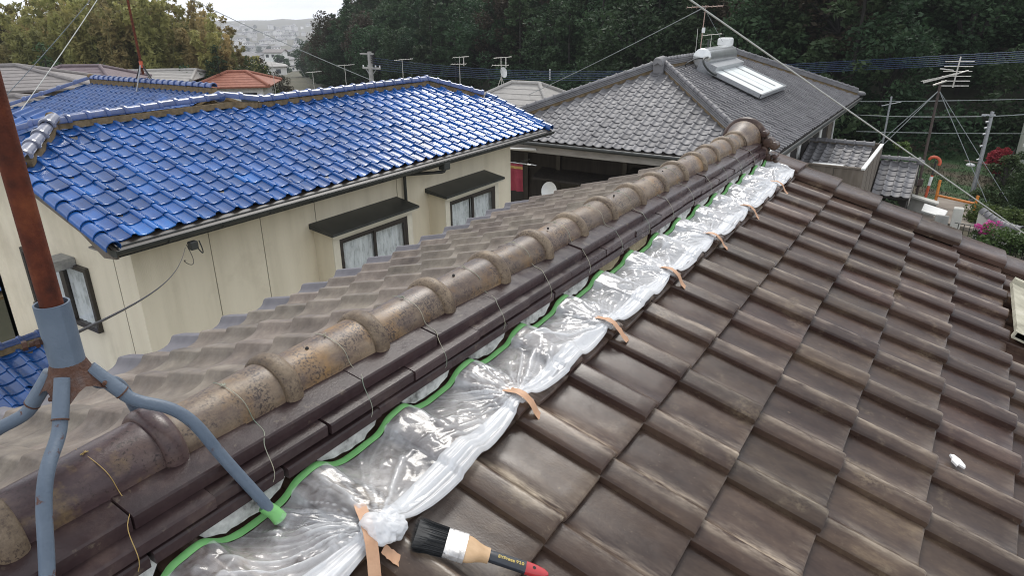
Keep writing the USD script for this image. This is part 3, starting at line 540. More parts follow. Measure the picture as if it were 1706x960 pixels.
part(mast, 'guy_wire', gw, M['wire_pale'], True)
part(mast, 'guy_wire', bar((mx, my, .60), (-2.9, 4.5, -1.42), .0012, 6), M['wire_pale'], True) if False else None

# ---------------------------------------------------------------- polythene masking sheet taped along the foot of the ridge
def prof_at(w, x):
    """Height of the tile surface of the top course above the roof plane, w along the ridge, x across (plan)."""
    t = (x - R1.P0[0]) / math.cos(math.radians(S1)); f = ((np.asarray(w) - R1.P0[1]) / .265) % 1.0 * .265
    P = np.array(PROF); h = np.interp(f, P[:, 0], P[:, 1]); edge = np.interp(f, [0, .012, .25, .265], [0.008, 0, 0, .006])
    return h - edge * 0 - .020 * np.clip((-.239 - t) / .239, 0, 1)
def surf(x, y, h): return np.stack([np.broadcast_to(x, np.shape(y)), y, R1.P0[2] - (x - R1.P0[0]) * R1.t + (h) / math.cos(math.radians(S1))], -1)
ys = np.linspace(-.45, 4.47, 620)
from scipy.ndimage import maximum_filter1d, gaussian_filter
hs = maximum_filter1d(prof_at(ys, -.972), 3); k5 = np.hanning(9); k5 /= k5.sum(); hs = np.convolve(np.pad(hs, 4, 'edge'), k5, 'valid')
frac = ((ys - R1.P0[1]) / .265) % 1.0
xt = -.974 + .003 * np.cos(2 * np.pi * (frac - .15))
sheet = thing('masking_sheet', 'crinkled clear plastic masking sheet with green tape along the foot of the ridge', 'plastic sheet')
tp = []
for c, (dx, dh) in enumerate([(-.001, .0040), (.003, .0058), (.0085, .0058), (.013, .0040)]):
    tp.append(surf(xt + dx, ys, hs + dh + .0012 * (meshkit.noise(np.stack([ys * 60, ys * 0 + c, ys * 0], -1)) - .5)))
part(sheet, 'green_tape', thick(np.array(tp), .0008, np.array([.32, 0, .94])), M['green_tape'], 50)
# green collar round the foot of the mount's leg
part(sheet, 'green_tape', tube([(-.955, .617, -.848), (-.943, .628, -.866), (-.936, .634, -.882)], [.0122, .0130, .0145], 20), M['green_tape'], 40)
knots = [(-.798, R1.P0[1] + .265 * j) for j in (-7.0, -4.95, -2.93, -.86, 1.08, 3.10, 5.04, 7.10, 9.37, 11.0)]
knots[2] = (-.776, .722)
def hemx(y, k):
    """Plan x of the hem between the knots k and k + 1."""
    a, b = knots[k], knots[k + 1]; u = (y - a[1]) / (b[1] - a[1]); return a[0] * (1 - u) + b[0] * u + (.010 if k < 3 else .002) * np.sin(np.pi * u)
r3 = np.random.default_rng(21)
from scipy.interpolate import LinearNDInterpolator, NearestNDInterpolator
NV, NY = 60, 1150
yy = np.linspace(knots[0][1], 4.46, NY)
ki = np.clip(np.searchsorted([k[1] for k in knots], yy, 'right') - 1, 0, len(knots) - 2)
hx = np.array([hemx(y, k) for y, k in zip(yy, ki)]) + .012
ht = np.interp(yy, ys, hs); x0 = np.interp(yy, ys, xt) + .015
v = np.linspace(0, 1, NV)[:, None]
Xs = x0 * (1 - v) + hx * v; Ys = yy[None] + 0 * v
tl = np.clip((-.239 - (Xs - R1.P0[0]) / math.cos(math.radians(S1))) / .239, 0, 1)
PA = np.array(PROF); tileh = np.interp(((yy - R1.P0[1]) / .265) % 1.0 * .265, PA[:, 0], PA[:, 1])[None] - .020 * tl
tileh = maximum_filter1d(tileh, 7, axis=1) + .0015
kw = np.hanning(75); kw /= kw.sum(); smooth_t = np.array([np.convolve(np.pad(row, 37, 'edge'), kw, 'valid') for row in tileh])
drape = np.maximum(smooth_t, tileh) * .5 + (.0305 - .020 * tl) * .5
sm = lambda x: np.clip(x, 0, 1) ** 2 * (3 - 2 * np.clip(x, 0, 1))
H = (ht + .0032) * (1 - sm(v * 1.7)) + (drape + .002) * sm(v * 1.7)
def crumple(step, amp, seed):
    """Flat facets with sharp creases: heights at scattered points joined by triangles."""
    r = np.random.default_rng(seed); L, W = yy[-1] - yy[0], .22; n = int(L * W / step ** 2); q = np.stack([r.uniform(yy[0] - .05, yy[-1] + .05, n), r.uniform(-.04, W + .03, n)], 1)
    A = np.stack([Ys.ravel(), (v * .20 + 0 * Ys).ravel()], 1); h = r.normal(0, 1, n)
    c = LinearNDInterpolator(q, h)(A); c = np.nan_to_num(c).reshape(Ys.shape); m = NearestNDInterpolator(q, r.random(n))(A).reshape(Ys.shape); return c * amp, m
c1, m1 = crumple(.052, .0062, 1); c2, m2 = crumple(.024, .0026, 2); c3, m3 = crumple(.011, .0007, 3)
fold = np.zeros_like(H); ridge_ = np.zeros_like(H)
for k, (kx, ky) in enumerate(knots):          # pleats fan out from each knot towards the tape
    dx, dy = kx - Xs, Ys - ky; d = np.hypot(dx, dy); wob = meshkit.fbm(np.stack([Xs * 7, Ys * 7, 0 * Xs + k], -1), 2) - .5
    th = np.arctan2(dy, dx + .004) + .30 * wob
    for q in range(60):
        a0 = r3.uniform(-1.55, 1.55); w0 = r3.uniform(.006, .034) * (2.2 if q % 9 == 0 else 1); L0 = r3.uniform(.10, .34); am = r3.uniform(.25, 1.0)
        g_ = am * np.exp(-((th - a0) / w0) ** 2) * np.clip(1 - d / L0, 0, 1) ** .6 * np.clip(d / .02, 0, 1)
        fold += g_ * w0 * .20 * np.clip(d, .03, .2) / .1; ridge_ = np.maximum(ridge_, g_)
env = sm(v / .22) * (1 - .6 * sm((v - .75) / .25))
H = np.maximum(H + (fold + .62 * c1 + .8 * c2 + .6 * c3) * env + .003 * env, tileh + .001) + (.30 * np.abs(c1) + .7 * np.abs(c2)) * sm(v / .15)
P = surf(Xs, Ys, H)
sharp_ = np.abs(H - gaussian_filter(H, 3)); sharp_ = np.clip(sharp_ / np.percentile(sharp_, 96), 0, 1)
veil = .06 + .74 * np.clip(ridge_, 0, 1) ** 1.2 + .24 * sharp_ + .16 * sm((m1 - .66) / .2) * m2 + .42 * sm((Ys - 1.0) / 1.6) + .30 * sm((v - .72) / .28) - .03 * sm((1.0 - Ys) / .6)
fp = part(sheet, 'film', grid(P), M['film'], True)
UsdGeom.PrimvarsAPI(fp).CreatePrimvar('fold', Sdf.ValueTypeNames.FloatArray, 'vertex').Set(Vt.FloatArray.FromNumpy(np.clip(veil, 0, .9).astype(np.float32).ravel()))
# the thick rolled hem between the knots
for k in range(len(knots) - 1):
    a, b = knots[k], knots[k + 1]; n = 70; u = np.linspace(0, 1, n); y = a[1] + (b[1] - a[1]) * u; m = y < 4.5; u, y = u[m], y[m]
    if len(u) < 5: continue
    x = hemx(y, k); rr = .006 + (.022 if k < 3 else .017) * np.sin(np.pi * u) ** .6 * (.85 + .3 * meshkit.noise(np.stack([u * 3 + k * 7, u * 0, u * 0], -1)))
    tl_ = np.clip((-.239 - (x - R1.P0[0]) / .946) / .239, 0, 1); top = .0305 - .02 * tl_
    f_ = ((y - R1.P0[1]) / .265) % 1 * .265; th_ = maximum_filter1d(np.interp(f_, PA[:, 0], PA[:, 1]) - .02 * tl_, 3)
    hc = np.maximum(th_ * .4 + top * .6, th_ + .002) + .003; W_ = np.linspace(-1, 1, 41); G, VL = [], []
    for i in range(len(u)):      # several layers folded flat: long pleats that narrow into the knots
        pl = sum((.5 + .5 * np.sin(W_ * f1 + p1 + .9 * np.sin(u[i] * 3 + p1))) ** 3 * a1 for f1, p1, a1 in ((5.5, k * 1.3, 1.0), (9.5, k * 2.9 + 1, .7), (17., k * .7 + 2, .4)))
        bow = (1 - W_ ** 2) ** .5; h_ = rr[i] * (.16 * bow + .13 * pl * bow) + .0012 * (meshkit.noise(np.stack([W_ * 3, W_ * 0 + u[i] * 30, W_ * 0 + k], -1)) - .5)
        G.append(surf(x[i] + W_ * rr[i] * 1.15, np.full(41, y[i]), hc[i] + h_)); VL.append(.10 + .38 * np.clip(pl, 0, 1) * bow + .10 * sm((y[i] - 1.1) / 1.2))
    hp_ = part(sheet, 'folded_hem', grid(np.array(G)), M['folded_film'], True)
    UsdGeom.PrimvarsAPI(hp_).CreatePrimvar('fold', Sdf.ValueTypeNames.FloatArray, 'vertex').Set(Vt.FloatArray.FromNumpy(np.array(VL).astype(np.float32).ravel()))
# bunched film at the knots: the large one near the mast, small ones beyond
def bunch(c, r, seed, sub=4):
    s = trimesh.creation.icosphere(sub); d = s.vertices; az = np.arctan2(d[:, 1], d[:, 0])
    w = 1 + .07 * np.abs(np.sin(az * 3 + seed + d[:, 2] * 3)) + .05 * np.abs(np.sin(az * 6.5 + 2 * seed - d[:, 2] * 4)) + .62 * (meshkit.fbm(d * 1.5 + seed, 2) - .5)
    v = d * np.asarray(r) * w[:, None]; return T(v @ R1.R + c, s.faces[:, ::-1])
for k, (kx, ky) in enumerate(knots[1:-1], 1):
    c = surf(np.array(kx), np.array(ky), np.array(.024))
    if k == 2:
        part(sheet, 'knot', cat_([bunch(c + R1.d * .004 + R1.n * .012, (.030, .034, .021), 1.0), bunch(c + R1.d * .016 + R1.e * .024 + R1.n * .004, (.030, .026, .018), 4.0)]), M['knot_film'], True)
    else: part(sheet, 'knot', bunch(c + R1.n * .001, (.010, .020, .008), k * 1.7, 3), M['knot_film'], True)
# sleeve of film from the taped leg to the big knot, and the twisted tail towards the camera
kc = surf(np.array(knots[2][0]), np.array(knots[2][1]), np.array(.03))
def twist(pts, radii, lobes, seed, n=36, flat=.6):
    C = spline(pts, n); R_ = np.interp(np.linspace(0, 1, n), np.linspace(0, 1, len(radii)), radii); A = np.linspace(0, 2 * np.pi, 29); t = np.gradient(C, axis=0); G = []
    for i in range(n):
        tt = norm(t[i]); a = norm(np.cross(tt, R1.n)); b = np.cross(a, tt); w = 1 + .20 * np.sin(A * lobes + seed + i * .12) + .12 * np.sin(A * (lobes * 2 + 1) - i * .2) + .25 * (meshkit.noise(np.stack([np.cos(A) * 2, np.sin(A) * 2, A * 0 + i * .25 + seed], -1)) - .5)
        G.append(C[i] + R_[i] * (np.cos(A) * w)[:, None] * a + flat * R_[i] * (np.sin(A) * w)[:, None] * b)
    return grid(np.array(G))
part(sheet, 'sleeve', twist([np.array([-.938, .632, -.878]), np.array([-.90, .655, -.882]), np.array([-.84, .69, -.892]), kc], [.016, .020, .019, .012], 4, 2.0), M['film'], True)

# ---------------------------------------------------------------- strips of brown tape that hold the sheet
def strip(c, dirw, dirt, L, W, bend, seed, name='brown_tape'):
    """A strip centred at c: dirw = direction of its length in (across, down), bend = height profile along it."""
    u = np.linspace(-.5, .5, 15); r_ = np.random.default_rng(seed); d = norm([dirw[0], dirw[1], 0]); e = np.array([-d[1], d[0], 0]); G = []
    for q in (-.5, -.17, .17, .5):
        o = np.stack([d[0] * u * L + e[0] * q * W, d[1] * u * L + e[1] * q * W, np.interp(u, np.linspace(-.5, .5, len(bend)), bend) + .0018 * r_.normal(0, 1, 15) * .5], -1)
        G.append(o @ R1.R + c)
    m = thick(np.array(G), .0006, R1.n); return m
def kt(k): return surf(np.array(knots[k][0]), np.array(knots[k][1]), np.array(0.0))
w_ = ['next to the big white knot by the paint brush', 'second nearest', 'third nearest', 'fourth nearest', 'fifth nearest', 'sixth nearest', 'farthest but one', 'farthest']
single('brown_tape', strip(surf(np.array(-.782), np.array(.697), np.array(0.0)), (-.54, .84), 0, .150, .0235, [.034, .040, .046, .046, .040, .024, .006], 1), M['kraft_tape'], 'long strip of brown tape over the big plastic knot left of the paint brush', 'tape', 40, 'strips of brown tape')
single('brown_tape', strip(surf(np.array(-.722), np.array(.712), np.array(0.0)), (.36, .93), 0, .060, .0225, [.030, .018, .010, .004], 2), M['kraft_tape'], 'short strip of brown tape flat on the tile below the big plastic knot', 'tape', 40, 'strips of brown tape')
lab = {3: 'brown tape strip on the sheet hem nearest beyond the paint brush', 4: 'brown tape strip on the sheet, third knot up the roof from the brush', 5: 'brown tape strip on the sheet, fourth knot up from the brush', 6: 'brown tape strip on the sheet, fifth knot up from the brush', 7: 'brown tape strip on the sheet, third knot from the far roof edge', 8: 'brown tape strip on the sheet, last knot by the far roof edge'}
for k in range(3, 9):
    single('brown_tape', strip(kt(k) + R1.d * .010, (.10 * math.sin(k * 2.3), 1.0), 0, .125, .0225, [.026, .036, .044, .043, .034, .014, .006] if k != 4 else [.028, .038, .045, .044, .034, .022, .010], 10 + k), M['kraft_tape'], lab[k], 'tape', 40, 'strips of brown tape')
single('brown_tape', strip(kt(1) + R1.d * .018, (.05, 1.0), 0, .12, .0225, [.016, .026, .034, .034, .02, .008], 30), M['kraft_tape'], 'brown tape strip on the sheet hem under the mast leg', 'tape', 40, 'strips of brown tape') if False else None

# ---------------------------------------------------------------- paint brush lying on the tiles
ba, bb = np.array([-.735, .765, -.927]), np.array([-.500, .884, -1.012])        # bristle tips to the end of the handle
bx = norm(bb - ba); bz = norm(R1.n - bx * (R1.n @ bx)); by = np.cross(bz, bx)
brush = thing('paint_brush', 'flat black-bristled paint brush with steel ferrule and red-tipped black handle', 'paint brush')
def station(s, w, h, lift=0.0, n=28, sq=3.0):
    A = np.linspace(0, 2 * np.pi, n + 1); c, s_ = np.cos(A), np.sin(A); y = np.sign(c) * np.abs(c) ** (2 / sq) * w; z = np.sign(s_) * np.abs(s_) ** (2 / sq) * h
    return ba + bx * s + by * y[:, None] + bz * (z + lift)[:, None]
r4 = np.random.default_rng(5); nb_ = 2600; V = []
for _ in range(nb_):
    y0, z0 = r4.uniform(-.030, .030), r4.uniform(-.0075, .0075); sp = 1.12 + .10 * r4.random(); l0 = r4.uniform(.0, .014) + .006 * (y0 / .03) ** 2
    a = ba + bx * .075 + by * y0 + bz * (z0 + .016); mid_ = ba + bx * .04 + by * y0 * 1.06 + bz * (z0 * 1.1 + .0145); t_ = ba + bx * l0 + by * (y0 * sp + r4.normal(0, .0012)) + bz * (z0 * 1.25 + .012 + r4.normal(0, .0014))
    sd = by * math.cos(_ * 2.4) + bz * math.sin(_ * 2.4); sd *= .00042
    V += [a - sd, a + sd, mid_ + sd, a - sd, mid_ + sd, mid_ - sd, mid_ - sd, mid_ + sd, t_]
part(brush, 'bristles', T(np.array(V), np.arange(len(V)).reshape(-1, 3)), M['bristle'])
part(brush, 'bristle_core', grid(np.array([station(s, w, h, .0145) for s, w, h in ((.012, .0325, .0075), (.04, .0315, .0078), (.078, .030, .0078))])), M['bristle'], 40)
part(brush, 'ferrule', grid(np.array([station(s, w, h, .016, sq=4) for s, w, h in ((.071, .0300, .0100), (.0715, .0312, .0108), (.079, .0312, .0108), (.0795, .0305, .0102), (.081, .0305, .0102), (.0815, .0312, .0108), (.100, .0312, .0108), (.1005, .0305, .0102), (.102, .0305, .0102), (.1025, .0312, .0108), (.111, .0312, .0108), (.1115, .030, .010))])), M['ferrule'], 40)
wd = [(.110, .0298, .0100), (.118, .0292, .0102), (.127, .0255, .0105), (.136, .0200, .0108), (.146, .0165, .0108), (.158, .0152, .0105), (.1585, .001, .001)]
part(brush, 'wooden_neck', grid(np.array([station(s, w, h, .016, sq=2.6) for s, w, h in wd])), M['raw_wood'], 50)
hd = [(.157, .0118, .0088), (.165, .0122, .0090), (.19, .0125, .0090), (.22, .0132, .0088), (.232, .0134, .0086)]
part(brush, 'handle', grid(np.array([station(s, w, h, .016, sq=2.4) for s, w, h in hd])), M['black_handle'], 50)
part(brush, 'handle_tip', grid(np.array([station(s, w, h, .016, sq=2.4) for s, w, h in ((.231, .0135, .0087), (.250, .0125, .0080), (.268, .009, .0065), (.276, .004, .004), (.278, .0002, .0002))])), M['red_handle'], 50)
part(brush, 'hanging_hole', tube([ba + bx * .247 + bz * .018, ba + bx * .247 + bz * .0243], .0034, 14), M['dark_gap'])
tx = meshkit.text_mesh('EYPress 910', .0062, .0004, bold=True); m4 = np.eye(4); m4[:3, 0], m4[:3, 1], m4[:3, 2], m4[:3, 3] = bx, by, bz, ba + bx * .174 + by * -.0035 + bz * .0251
tx.apply_transform(m4); part(brush, 'lettering', tx, M['gold_print'])

# ---------------------------------------------------------------- loose things on the slope
cp = [(0, 0), (.022, -.006), (.048, .002), (.058, .016), (.040, .026), (.044, .040), (.020, .038), (.012, .024), (-.004, .016)]
m = prism([(a * .9, b * .9) for a, b in cp], .006, R1.at(2.69 * .265, 3.24 * .239, -.006), R1.d * .82 + R1.e * -.57, -(R1.e * .82 + R1.d * .57))
if m.volume < 0: m.invert()
single('plaster_chip', m, M['chip'], 'small white broken chip of plaster lying alone on a tile', 'plaster chip')
bd = thing('roof_board', 'weathered pale board with a raised edge lying on the roof at the right', 'board')
c0 = R1.at(7.0 * .265, 4.02 * .239, .045)
part(bd, 'board', obox(c0 + R1.e * .36 + R1.d * .25, R1.e, R1.d, R1.n, .72, .50, .022), M['board'])
part(bd, 'edge_strip', obox(c0 + R1.e * .70 + R1.d * .25 + R1.n * .018, R1.e, R1.d, R1.n, .035, .50, .030), M['board'])
part(bd, 'edge_strip', obox(c0 + R1.e * .015 + R1.d * .25 - R1.n * .004, R1.e, R1.d, R1.n, .03, .515, .034), M['board'])
part(bd, 'bearer', obox(c0 + R1.e * .36 + R1.d * .30 - R1.n * .028, R1.e, R1.d, R1.n, .66, .30, .034), M['dark_board'])

# ---------------------------------------------------------------- the blue-tiled house
def wallbox(x0, x1, y0, y1, z0, z1): return box(x0, x1, y0, y1, z0, z1)
def vplane(p, n): return (np.array([p[0], p[1], 0.0]), norm([n[0], n[1], 0.0]))
blue = thing('blue_roofed_house', 'cream two-storey house with glossy blue tiled roof', 'house')
SB = 20.5
RB = Roof((-7.4187, 3.7888, -2.2245), (1, 0), SB)
XR1, XR2 = -9.88, -9.76          # the two ridge lines: the near one a little higher
zb = lambda x, h=0.0: RB.P0[2] - (x - RB.P0[0]) * RB.t + h
Yv0, Yv1, Yst = 3.52, 12.92, 6.95   # verges, and where the higher ridge stops
Q = (XR1, 4.40); R_ = (-9.12, 3.66); E1 = (XR2, 11.85); E2 = (-8.92, 12.72)
deck = [slab([(-7.30, Yv0 - .02, zb(-7.30, -.04)), (-7.30, Yv1 + .02, zb(-7.30, -.04)), (E2[0], Yv1, zb(E2[0], -.04)), (E1[0], E1[1], zb(E1[0], -.04)), (XR2, Q[1], zb(XR2, -.04)), (R_[0], Yv0, zb(R_[0], -.04))], .07),
        slab([(XR2, 4.2, zb(XR2, -.04)), (-12.0, 4.2, zb(XR2, -.04) - 2.3 * RB.t), (-12.0, 12.2, zb(XR2, -.04) - 2.3 * RB.t), (XR2, 12.2, zb(XR2, -.04))], .07)]
RJ = Roof((-9.12 - .25, 3.58, zb(-9.12, -.01)), (0, -1), SB)                 # the small clipped end of the near gable
deck.append(slab([(Q[0], Q[1], zb(Q[0], -.03)), (R_[0], R_[1] - .1, zb(R_[0], -.05)), (-10.65, R_[1] - .1, zb(R_[0], -.05))], .05))
broof = part(blue, 'roof', cat_(deck), M['dark_frame'])
items = []
hipA = vplane(Q, (Q[1] - R_[1], -(Q[0] - R_[0]))) ; hipA = (hipA[0], hipA[1] if hipA[1] @ np.array([1, 0, 0]) > 0 else -hipA[1])
hipB = vplane(E1, (-(E2[1] - E1[1]), E2[0] - E1[0])); hipB = (hipB[0], hipB[1] if hipB[1] @ np.array([1.0, 0, 0]) > 0 else -hipB[1])
for i in range(-11, 1):
    for j in range(-1, 36):
        yj = RB.P0[1] + (j + .5) * .265; top = XR1 if yj < Yst else XR2
        cl = [vplane((top + .02, 0), (1, 0)), vplane((0, Yv0), (0, 1)), vplane((0, Yv1), (0, -1))]
        if yj < 5.2: cl.append(hipA)
        if yj > 11.2: cl.append(hipB)
        c = cut(*RB.tile('mid', j, i, rng), cl)
        if c: items.append((*c, M['new_blue_tile'] if (i == 0 and j in (0, 1)) or (i * 37 + j * 11) % 97 == 3 else M['blue_tile']))
for i in range(-4, 1):
    for j in range(-7, 2):
        c = cut(*RJ.tile('mid', j, i, rng), [(hipA[0], -hipA[1])])
        if c: items.append((*c, M['blue_tile']))
lay(broof, 'roof_tile', items, 300)
# verge tiles: half-round pieces over each end
def verge_run(x0, x1, y, out):
    k = max(1, int(round((x0 - x1) / math.cos(math.radians(SB)) / .239)))
    for i in range(k):
        xa, xb = x0 - (x0 - x1) * i / k, x0 - (x0 - x1) * (i + 1) / k
        a, b = np.array([xb - .02, y, zb(xb - .02, -.012)]), np.array([xa, y, zb(xa, .008)])
        part(broof, 'verge_tile', cap_mesh(a, b, [(0, .075), (.2, .083), (.262, .085), (.264, .074)], 14, -112, 112), M['blue_tile'], 40)
verge_run(-7.30, R_[0] + .04, Yv0 - .01, -1); verge_run(-7.30, E2[0] - .02, Yv1 + .0, 1)
up = lambda p, h: (p[0], p[1], zb(p[0], h))
for a, b, w in ((Q, (XR1, Yst), .115), ((XR1, Yst), (XR2, Yst + .6), .11), ((XR2, Yst + .5), E1, .115), (Q, R_, .10), (E1, E2, .10)):
    A, B = np.array(up(a, 0)), np.array(up(b, 0)); t = norm(B - A); s_ = norm(np.cross(t, [0, 0, 1]))
    part(broof, 'ridge_bed', obox((A + B) / 2 + [0, 0, .010], t, s_, np.cross(t, s_) * -1, np.linalg.norm(B - A), w, .085), M['mud'])
cap_run(broof, up((XR1, 4.32), .062), up((XR1 - .10, Yst), .085), M['blue_cap'], k=1.2)
cap_run(broof, up((XR1 - .10, Yst + .02), .10), up((XR2, Yst + .62), .075), M['blue_cap'], pitch=.3, k=1.2)
cap_run(broof, up((XR2, Yst + .55), .080), up(E1, .085), M['blue_cap'], k=1.2)
cap_run(broof, up(Q, .11), up((R_[0] + .03, R_[1] - .05), .10), M['pale_blue_cap'], k=1.25, pitch=.27)
cap_run(broof, (Q[0], Q[1], zb(Q[0], .10)), (-10.70, 3.60, zb(R_[0], .08)), M['blue_cap'])
cap_run(broof, up(E1, .085), up(E2, .06), M['blue_cap'], k=1.15)
part(broof, 'ridge_stop', lump(np.array(up((XR1 - .1, Yst - .02), .10)), .10, .10, .085, 2), M['blue_cap'], True)
part(broof, 'ridge_end', cap_mesh(np.array(up(Q, .09)) - [0, .06, 0], np.array(up(Q, .09)) + [0, .02, 0], [(0, .001), (.001, .10), (.05, .105), (.08, .09)], 16, -112, 112), M['mud'], 40)
# walls
WX, WY = -7.90, 3.97
part(blue, 'front_wall', wallbox(WX - .15, WX, WY, 12.22, GZ - 1, zb(WX, -.10)), M['cream_wall'])
part(blue, 'side_wall', prism([(WX - .152, GZ - 1), (WX - .152, zb(WX, -.12)), (XR1, zb(XR1, -.14)), (-11.95, zb(XR1, -.14) - 2.08 * RB.t), (-11.95, GZ - 1)], .15, (0, WY + .15, 0), (1, 0, 0), (0, 0, 1)), M['cream_wall'])
part(blue, 'far_wall', prism([(WX - .152, GZ - 1), (WX - .152, zb(WX, -.12)), (XR1, zb(XR1, -.16)), (-11.95, zb(XR1, -.14) - 2.08 * RB.t), (-11.95, GZ - 1)], .15, (0, 12.22, 0), (1, 0, 0), (0, 0, 1)), M['cream_wall'])
part(blue, 'back_wall', wallbox(-11.95, -11.8, WY, 12.22, GZ - 1, zb(XR1, -.2) - 2.08 * RB.t), M['cream_wall'])
part(blue, 'soffit', slab([(WX, Yv0 + .02, -2.36), (-7.34, Yv0 + .02, -2.36), (-7.34, Yv1 - .02, -2.36), (WX, Yv1 - .02, -2.36)], .02), M['grey_wood'])
part(blue, 'fascia', box(-7.37, -7.345, Yv0, Yv1, -2.40, -2.28), M['dark_metal'])
bb_ = [(-7.30, zb(-7.30, -.03)), (-7.30, zb(-7.30, -.13)), (-7.55, zb(-7.42, -.20)), (-7.95, zb(-7.95, -.17)), (-9.1, zb(-9.1, -.22)), (-9.1, zb(-9.1, -.05))]
part(blue, 'barge_board', prism(bb_[::-1], .035, (0, Yv0 + .03, 0), (1, 0, 0), (0, 0, 1)), M['brown_wood'])
part(blue, 'barge_board', prism(bb_[::-1], .035, (0, Yv1 + .01, 0), (1, 0, 0), (0, 0, 1)), M['dark_frame'])
for y in (5.0, 5.81, 6.79, 8.62): part(blue, 'wall_seam', box(WX - .01, WX + .003, y - .004, y + .004, -4.6, -2.37), M['seam'])
part(blue, 'wall_seam', box(-8.32, -8.312, WY - .003, WY + .01, -4.6, -2.3), M['seam'])
# gutter, brackets and downpipe
gy_ = np.linspace(Yv0 - .02, Yv1 + .02, 2); A = np.radians(np.linspace(180, 360, 13)); G = np.array([[(-7.285 + .058 * math.cos(a), y, -2.292 - .002 * (y - 4) + .060 * math.sin(a)) for a in A] for y in gy_])
gut = part(blue, 'gutter', thick(G, .004, np.array([0, 0, 1.0])), M['dark_metal'], 40)
part(gut, 'gutter_lip', bar((-7.227, Yv0 - .02, -2.291), (-7.227, Yv1 + .02, -2.308), .006), M['dark_metal'])
for q in range(13):
    y = 4.1 + q * .7; part(gut, 'bracket', tube(spline([(-7.345, y, -2.31), (-7.30, y, -2.368), (-7.25, y, -2.352), (-7.226, y, -2.30)], 9), .006, 6), M['dark_metal'])
part(gut, 'gutter_end', box(-7.345, -7.225, Yv0 - .03, Yv0 - .021, -2.36, -2.285), M['dark_metal'])
yo = 9.20
dp = part(blue, 'downpipe', tube([(-7.30, yo, -2.34), (-7.30, yo, -2.47), (-7.306, yo - .01, -2.49), (-7.33, yo - .03, -2.50), (-7.81, yo - .40, -2.53), (-7.838, yo - .42, -2.54), (-7.845, yo - .425, -2.57), (-7.845, yo - .425, -4.2)], .028, 12), M['dark_metal'], True)
part(dp, 'outlet_box', rbox(-7.37, -7.23, yo - .08, yo + .08, -2.46, -2.33, .01), M['dark_metal'])
# bay windows with hoods
def bay(y0, y1, ztop, name):
    b = part(blue, 'bay_window', cat_([box(WX, -7.52, y0, y0 + .10, -4.5, ztop), box(WX, -7.52, y1 - .10, y1, -4.5, ztop), box(WX, -7.52, y0 + .10, y1 - .10, ztop - .10, ztop), box(WX, -7.52, y0 + .1, y1 - .1, -4.5, -4.25)]), M['cream_wall'])
    zt = ztop - .13
    part(b, 'trim', cat_([box(-7.52, -7.505, y0, y0 + .13, -4.5, ztop), box(-7.52, -7.505, y1 - .13, y1, -4.5, ztop), box(-7.52, -7.505, y0 + .13, y1 - .13, zt, ztop)]), M['cream_trim'])
    w0, w1, z0 = y0 + .13, y1 - .13, -4.25; mid = (w0 + w1) / 2
    part(b, 'window_frame', cat_([box(-7.56, -7.50, w0, w0 + .05, z0, zt), box(-7.56, -7.50, w1 - .05, w1, z0, zt), box(-7.56, -7.50, w0 + .05, w1 - .05, zt - .05, zt), box(-7.56, -7.50, w0 + .05, w1 - .05, z0, z0 + .06)]), M['dark_frame'])
    for a, c, xx in ((w0 + .05, mid + .03, -7.545), (mid - .03, w1 - .05, -7.515)):
        part(b, 'sash', cat_([box(xx - .012, xx + .012, a, a + .04, z0 + .06, zt - .05), box(xx - .012, xx + .012, c - .045, c, z0 + .06, zt - .05), box(xx - .012, xx + .012, a + .04, c - .045, zt - .085, zt - .05), box(xx - .012, xx + .012, a + .04, c - .045, z0 + .06, z0 + .11)]), M['dark_frame'])
        part(b, 'pane', grid(np.array([[(xx, a + .04, z), (xx, c - .045, z)] for z in (z0 + .11, zt - .085)])), M['pane'])
    for a, c in ((w0 + .03, mid - .02), (mid + .0, w1 - .02)):
        yy_ = np.linspace(a, c, 90); wav = .018 * np.sin((yy_ - a) * 46 + 1.5 * np.sin((yy_ - a) * 9)) + .010 * np.sin((yy_ - a) * 90)
        part(b, 'curtain', grid(np.array([np.stack([-7.59 + wav * s * .8, yy_, np.full(90, z)], -1) for z, s in ((zt, .6), (-3.7, 1.0), (z0, 1.2))])), M['curtain'], True)
    part(b, 'room_behind', box(-7.88, -7.87, w0, w1, z0, zt), M['dark_frame'])
    hood = prism([(WX, ztop + .11), (WX, ztop + .03), (-7.42, ztop - .03), (-7.40, ztop - .02), (-7.40, ztop + .015)], (y1 - y0) + .16, (0, y1 + .08, 0), (1, 0, 0), (0, 0, 1))
    h = part(b, 'hood', hood, M['dark_metal'])
    part(h, 'hood_trim', box(-7.46, -7.425, y0 - .06, y1 + .06, ztop - .062, ztop - .032), M['cream_trim'])
bay(6.72, 8.52, -2.99, 'a'); bay(9.44, 11.16, -3.01, 'b')
